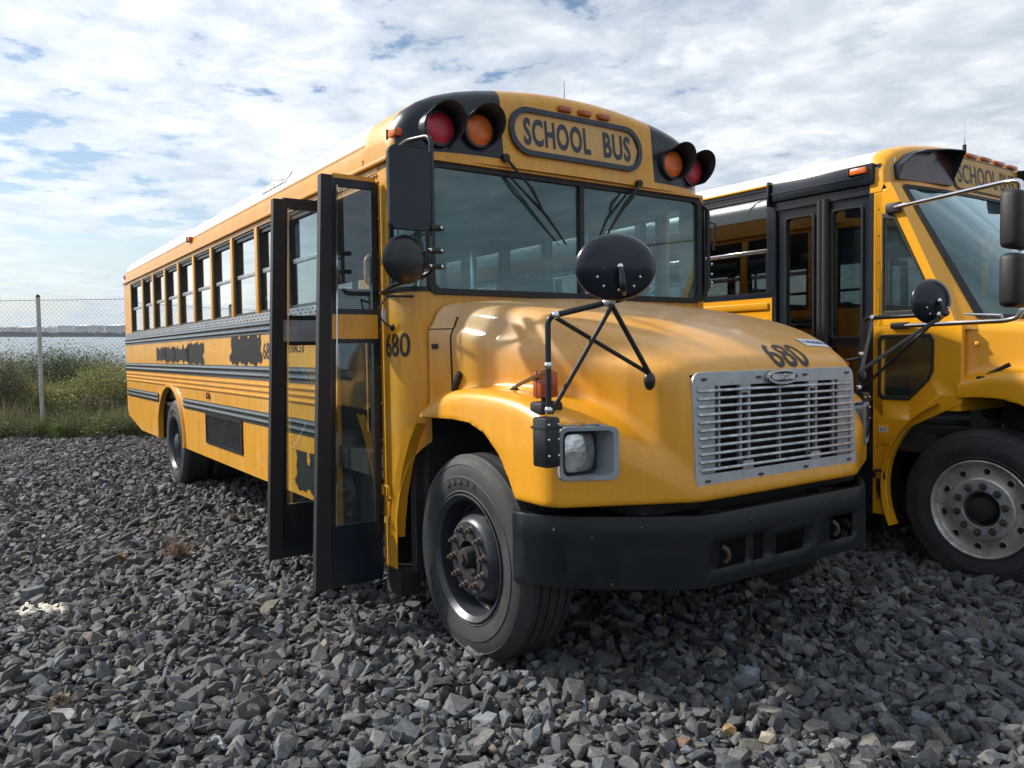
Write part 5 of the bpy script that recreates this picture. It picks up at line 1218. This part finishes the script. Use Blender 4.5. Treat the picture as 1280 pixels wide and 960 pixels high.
def shrub(name,e,f,rx,rz,col,n,label,cat='shrub',sz=.035,group=None,top=None,stem=(.10,.08,.06),dead=0):
    r=np.random.default_rng(int(abs(e*97+f*131))+3); z0=gz(e,f); p=ef(e,f,z0)
    t=D.objects.new(name,None); COL.objects.link(t); t.location=p; t['_o']=tuple(p); SITE.append(t); tag(t,label,cat,group)
    parts=[leaves(n,(0,0,rz*.62),rx,rx*.9,rz*.52,col,sz,r,clumps=int(16+rx*12))]
    if dead: parts.append(leaves(dead,(0,0,rz*.80),rx*.9,rx*.8,rz*.30,(.30,.26,.17),sz*.6,r,clumps=18))
    V,F,C=join(parts); o=npmesh('foliage',V,F,C,LM); SITE.remove(o); o.parent=t
    b=MB()
    for k in range(9):
        a=r.uniform(0,2*PI); q=r.uniform(.2,.8)*rx; b.tube([(r.normal(0,.06),r.normal(0,.06),-.05),(q*.4*math.cos(a),q*.4*math.sin(a),rz*.45),(q*math.cos(a),q*math.sin(a),rz*r.uniform(.8,1.05))],[.018,.012,.004],5)
    s=b.build('stem',mat('bark',(.09,.07,.05),.9,var=.3,vscale=20),None); s.parent=t
    return t
# e: along the fence (positive to the right in the photo), f: away from the camera
G1=(.120,.145,.050); G2=(.075,.105,.042); G3=(.20,.21,.062); G4=(.165,.170,.090)
def e_at(px,f):  # e on the line f seen in pixel column px
    d=f+4.54; return E_.x*CAMP.x+E_.y*CAMP.y+(px-640)/984.47*d
shr=[(-60,12.0,1.0,2.0,G1,5000,'green shrub beyond the fence, leftmost of the row'),
 (2,11.9,.62,2.15,G4,4200,'taller grey-green shrub at the left edge of the view, its twigs against the water'),
 (28,12.6,.95,1.55,G3,6500,'yellow-green shrub just left of the fence post'),
 (75,12.2,.85,1.25,G3,5200,'low yellow-green shrub just right of the fence post'),
 (64,14.4,1.15,2.55,G2,8500,'dark green shrub seen behind the fence post'),
 (104,15.4,1.35,2.75,G2,9500,'widest dark green shrub, between the fence post and the bus'),
 (138,13.0,.95,1.90,G3,7500,'bright leafy shrub beside the rear corner of the bus'),
 (140,16.2,1.2,2.95,G4,7000,'bare-topped grey-green shrub far behind the rear of the bus'),
 (168,14.6,1.1,2.1,G1,5000,'green shrub half hidden by the rear of the bus'),
 (108,12.1,.55,1.00,(.15,.125,.070),3200,'straw-coloured dry shrub between the fence post and the bus'),
 (15,15.6,1.2,2.75,G1,6500,'mid green shrub far behind at the left of the fence post'),
 (-110,14,1.6,2.4,G2,5200,'dark shrub outside the left edge'),(215,13.4,1.4,2.2,G1,4200,'green shrub behind the rear of the bus')]
for px,f,rx,rz,col,n,lab in shr:
    rz_=rz*.66; shrub('shrub',e_at(px,f),f,rx,rz_,col,int(n*2.4),lab,sz=.021,dead=int(n*.10) if col in (G3,G4) else int(n*.04))
r=np.random.default_rng(31)
parts=[]
for px in np.arange(-180,330,9):
    for k in range(2):
        f=r.uniform(10.4,12.3); p=ef(e_at(px+r.uniform(-6,6),f),f); col=[(.22,.19,.11),(.14,.17,.06),(.25,.21,.13),(.13,.15,.06)][r.integers(0,4)]
        parts.append(blades(int(r.integers(40,110)),p.x,p.y,.22,.22,r.uniform(.28,.75),col,r,w=.006,lean=.38))
for px in np.arange(-200,300,22):
    f=r.uniform(12.8,18); p=ef(e_at(px,f),f); parts.append(blades(260,p.x,p.y,.5,.5,r.uniform(.6,1.0),[(.15,.14,.06),(.10,.12,.04)][r.integers(0,2)],r,w=.008,lean=.3,z0=gz(0,f)))
V,F,C=join(parts); o=npmesh('tall_grass',V,F,C,LM); tag(o,'dry and green grass growing along the foot of the fence','grass',kind='stuff')
parts=[]
for k in range(230):
    px=r.uniform(-180,330); f=10.1+abs(r.normal(0,.75)); p=ef(e_at(px,f),f); col=[(.10,.14,.04),(.12,.13,.06),(.15,.11,.07),(.12,.16,.05)][r.integers(0,4)]
    parts.append(leaves(230,(p.x,p.y,.17),.28,.28,.25,col,.020,r,clumps=5))
for k in range(170):
    px=r.uniform(-200,330); f=r.uniform(12.5,22); p=ef(e_at(px,f),f); parts.append(leaves(170,(p.x,p.y,gz(0,f)+.45),.6,.6,.5,[G1,G2,G3][r.integers(0,3)],.04,r,clumps=6,base=-9))
V,F,C=join(parts); o=npmesh('ground_cover',V,F,C,LM); tag(o,'low weeds and leafy plants covering the bank','weeds',kind='stuff')
def onground(px,py):
    rr=np.array([(px-640)/984.47,(py-480)/984.47,1.])@CAMR; t=-CAMP.z/rr[2]; return (CAMP.x+rr[0]*t,CAMP.y+rr[1]*t)
for px,py,h,col,n,lab in ((222,700,.13,(.22,.14,.11),150,'small reddish dry weed growing out of the gravel in front of the open doors'),(293,655,.07,(.26,.20,.13),110,'low straw-coloured weed in the gravel nearer the rear wheel'),(150,705,.06,(.26,.20,.12),110,'flat dry tuft in the gravel left of the reddish weed'),(75,890,.06,(.27,.22,.16),120,'dry grass tuft in the gravel near the bottom left corner'),(80,548,.28,(.10,.16,.035),260,'bright green weed at the edge of the gravel below the fence post')):
    x,y=onground(px,py); rr=np.random.default_rng(px); P=[blades(n,x,y,h*.35,h*.35,h,col,rr,w=.003,lean=.7,z0=.015),leaves(n*2,(x,y,h*.6+.02),h*.55,h*.55,h*.45,col,.010 if h<.2 else .02,rr,clumps=9)]
    V,F,C=join(P); o=npmesh('weed',V,F,C,LM); tag(o,lab,'weed')
# --- crumpled rag, pipe
x,y=onground(52,768); b=MB(); r=np.random.default_rng(4); G=[]
for i in range(22):
    row=[]
    for j in range(14):
        u,v=i/21-.5,j/13-.5; row.append((x+E_.x*u*.34+Nn.x*v*.17+r.normal(0,.005),y+E_.y*u*.34+Nn.y*v*.17+r.normal(0,.005),.045+.011*math.sin(u*19+v*9)+.009*math.sin(v*23+u*13)+r.normal(0,.004)-.16*max(0,abs(u)-.32)-.14*max(0,abs(v)-.30)))
    G.append(row)
b.grid(G); o=b.build('rag','rag',None,smooth=60); tag(o,'crumpled off-white cloth lying on the gravel at the left','rag'); SITE.append(o); sd=o.modifiers.new('s','SOLIDIFY'); sd.thickness=.003
p0=ef(e_at(-60,10.6),10.6,.55); p1=ef(e_at(24,10.4),10.4,.06); o=MB().tube([p0,p0.lerp(p1,.5)+Vector((0,0,-.04)),p1],[.035,.032,.024],8).build('branch','wood',None); tag(o,'bare grey branch leaning into the weeds left of the fence post','branch'); SITE.append(o)
# --- chain-link fence
FE=D.objects.new('chain_link_fence',None); COL.objects.link(FE); fp=Vector((-14.5,-2.0,0)); FE.location=fp; FE['_o']=tuple(fp); tag(FE,'tall chain-link fence with a single round post in view, between the gravel and the water','fence'); SITE.append(FE)
FH=2.62; ee=Vector((.569,.822,0)).normalized()
def fpnt(s,z): q=fp+ee*s; return (q.x,q.y,z)
for s in (0,3.0,6.0,9.0,-3.0,-6.0):
    b=MB(); b.tube([fpnt(s,-.1),fpnt(s,FH+.09)],.038,14); b.tube([fpnt(s,FH+.08),fpnt(s,FH+.13)],[.044,.02],12,m=1); b.build('post',['galv','under'],FE)
b=MB()
for z in (FH+.02,.12): b.tube([fpnt(-8,z),fpnt(10,z)],.005,4)
b.build('tension_wire','wire',FE)
V=[];F=[];pit=.092; n=int(18/pit); nz=int(FH/pit*1.0); w=.0019
def seg(p,q):
    o=len(V); p=Vector(p);q=Vector(q); t=(q-p).normalized(); a=t.cross(Nn).normalized()*w; c=Nn*w
    for base_ in (p,q):
        for d in (a,-a*.5+c*.9,-a*.5-c*.9): V.append(tuple(base_+d-fp))
    for k in range(3): F.append((o+k,o+(k+1)%3,o+3+(k+1)%3,o+3+k))
for i in range(n):
    s=-8+i*pit
    for sg in (1,-1):
        z=.10; x0=s+(0 if sg>0 else 0)
        L_=FH-.10; k=0
        # long diagonals clipped to the panel height
    # built below as straight diagonals
V.clear();F.clear()
for i in range(-int(FH/pit),n):
    s=-8+i*pit
    for sg in (1,-1):
        a=(s,.10) if sg>0 else (s+FH,.10); bq=(s+FH-.08,FH+.02) if sg>0 else (s+.08,FH+.02)
        k=3
        for j in range(k): 
            t0,t1=j/k,(j+1)/k; seg(fpnt(a[0]+(bq[0]-a[0])*t0,a[1]+(bq[1]-a[1])*t0),fpnt(a[0]+(bq[0]-a[0])*t1,a[1]+(bq[1]-a[1])*t1))
for i in range(n):
    s=-8+i*pit; seg(fpnt(s,FH+.02),fpnt(s+.012,FH+.075))
me=D.meshes.new('mesh_fabric'); me.from_pydata(V,[],F); me.materials.append(M_['wire']); o=D.objects.new('mesh_fabric',me); COL.objects.link(o); o.parent=FE
# ================================================================ level world beyond: water and far shore
camW=T@CAMP
# world-frame axes towards the left-hand view (towards the water)
nW=(T.to_3x3()@Nn); nW.z=0; nW.normalize(); eW=Vector((-nW.y,nW.x,0))*-1; 
if (eW.dot(T.to_3x3()@E_))<0: eW=-eW
def wp(e,f,z): q=nW*f+eW*e; return (camW.x+q.x,camW.y+q.y,z)
zw=camW.z-4.6
wm_=D.materials.new('water'); wm_.use_nodes=True; N=wm_.node_tree.nodes; L=wm_.node_tree.links; bb=N['Principled BSDF']; bb.inputs['Base Color'].default_value=(.10,.13,.15,1); bb.inputs['Roughness'].default_value=.22
f=noise(N,L,N.new('ShaderNodeTexCoord').outputs['Object'],.8,4,.6); bn=N.new('ShaderNodeBump'); bn.inputs['Strength'].default_value=.5; bn.inputs['Distance'].default_value=.12; L.new(f,bn.inputs['Height']); L.new(bn.outputs[0],bb.inputs['Normal'])
b=MB(); b.add([wp(-5000,22,zw),wp(5000,22,zw),wp(5000,7000,zw),wp(-5000,7000,zw)],[(0,1,2,3)]); o=b.build('water',wm_,None,smooth=0); tag(o,kind='structure')
FD=1130.
b=MB(); pr=[]
for i in range(81):
    e=-2600+i*65; h=6+7*abs(math.sin(i*.37))+5*abs(math.sin(i*.13+1)); pr.append([wp(e,FD,zw-.5),wp(e,FD+4,zw+1.6),wp(e,FD+150,zw+2.2),wp(e,FD+420,zw+h),wp(e,FD+900,zw+h+3)])
b.grid(pr); o=b.build('far_shore',mat('far_land',(.045,.055,.045),.95,var=.3,vscale=.02),None,smooth=60); tag(o,kind='structure')
# a low dark sea wall with moored barges/dock structures, warehouses, trees
def far_e(px,f=FD): 
    d=CAMR@np.array([0,0,0]); return (px-640)/984.47*f
WH=[(6,22,9.0,0,'long low white warehouse on the far shore, leftmost behind the fence'),(24,37,10.5,1,'grey gabled warehouse on the far shore just left of the fence post'),(39,50,8.5,0,'small pale shed on the far shore touching the fence post'),(56,72,9.5,0,'white flat-roofed warehouse on the far shore just right of the fence post'),(73,93,12.5,0,'tall white warehouse with a bright roof edge in the middle of the far shore'),(95,108,12.0,1,'grey warehouse right of the tall white one on the far shore'),(109,131,13.0,0,'largest white storage building on the far shore'),(133,150,12.5,1,'grey storage building on the far shore nearest the bus'),(152,190,11,0,'pale warehouse hidden mostly behind the bus'),(-60,2,10,0,'pale warehouse at the far left of the shore')]
wmats=[mat('far_white_wall',(.60,.61,.63),.7,var=.08,vscale=.1),mat('far_grey_wall',(.45,.47,.50),.7,var=.1,vscale=.1)]
WH=[(a,c,h*1.2,k,l) for a,c,h,k,l in WH]
for a,c,h,k,lab in WH:
    f=FD+60+((a*7)%5)*14; e0,e1=far_e(a,f),far_e(c,f); dpt=45; z0=zw+1.6
    ob=D.objects.new('warehouse',None); COL.objects.link(ob); ob.location=wp((e0+e1)/2,f,z0); ob['_o']=tuple(ob.location); tag(ob,lab,'warehouse',None)
    b=MB(); v=[wp(e,ff,z) for z in (z0,z0+h) for e,ff in ((e0,f),(e1,f),(e1,f+dpt),(e0,f+dpt))]; b.add(v,[(0,1,5,4),(1,2,6,5),(2,3,7,6),(3,0,4,7)]); b.build('wall',wmats[k],ob,smooth=0)
    b=MB(); rg=h+(2.2 if k else .8); b.add([wp(e0-1,f-1,z0+h),wp(e1+1,f-1,z0+h),wp(e1+1,f+dpt,z0+h),wp(e0-1,f+dpt,z0+h),wp(e0-1,f+dpt/2,z0+rg),wp(e1+1,f+dpt/2,z0+rg)],[(0,1,5,4),(2,3,4,5),(0,4,3),(1,2,5)]); b.build('roof',wmats[0] if k else mat('far_roof',(.35,.37,.40),.6),ob,smooth=0)
    b=MB(); m=max(2,int((e1-e0)/7))
    for i in range(m):
        x=e0+(e1-e0)*(i+.5)/m; b.add([wp(x-1.6,f-.3,z0),wp(x+1.6,f-.3,z0),wp(x+1.6,f-.3,z0+4.2),wp(x-1.6,f-.3,z0+4.2)],[(0,1,2,3)])
    b.build('doors','bumper',ob,smooth=0)
b=MB(); r=np.random.default_rng(9)
for i in range(46):
    e=far_e(-60+i*6.1,FD-4); L_=r.uniform(8,20); h=r.uniform(3.5,7.5); q=[wp(e,FD-6,zw),wp(e+L_,FD-6,zw),wp(e+L_,FD+4,zw),wp(e,FD+4,zw)]; b.add(q+[(p[0],p[1],zw+h) for p in q],[(0,1,5,4),(1,2,6,5),(2,3,7,6),(3,0,4,7),(4,5,6,7)])
o=b.build('dock',mat('dock_dark',(.025,.032,.045),.8),None,smooth=0); tag(o,'dark dock edge running along the far side of the water','dock')
parts=[]
for i in range(120):
    px=-120+i*2.6+r.uniform(-2,2); f=FD+r.choice([30,190,260]); h=r.uniform(4,8) if f>FD+100 else r.uniform(3,6); c=wp(far_e(px,f),f,0); zb=zw+(2 if f<FD+100 else 9.5)
    parts.append(leaves(130,(c[0],c[1],zb+h*.5),h*.95,h*.95,h*.6,(.028,.04,.028),.9,r,clumps=7,base=-99))
V,F,C=join(parts); o=npmesh('far_trees',V,F,C,LM); SITE.remove(o); tag(o,'distant tree line behind the warehouses across the water','trees',kind='stuff')
# --- the air over the water: far things fade a little towards blue
hm=D.materials.new('haze'); hm.use_nodes=True; N=hm.node_tree.nodes; L=hm.node_tree.links; N.remove(N['Principled BSDF']); pv=N.new('ShaderNodeVolumePrincipled'); pv.inputs['Color'].default_value=(.82,.90,1,1); pv.inputs['Density'].default_value=.00011; pv.inputs['Anisotropy'].default_value=.2; L.new(pv.outputs[0],N['Material Output'].inputs['Volume'])
hb_=[wp(e,f,z) for z in (zw-8,camW.z+34) for e,f in ((-5200,-400),(5200,-400),(5200,7200),(-5200,7200))]
b=MB(); b.add(hb_,[(3,2,1,0),(4,5,6,7),(0,1,5,4),(1,2,6,5),(2,3,7,6),(3,0,4,7)]); o=b.build('haze',hm,None,smooth=0); tag(o,'thin bluish air between the lot and the far shore','haze',kind='stuff')
# level the site
bpy.context.view_layer.update()
for o in SITE: o.matrix_world=T@o.matrix_world
for o in list(D.objects):
    if '_o' in o: del o['_o']
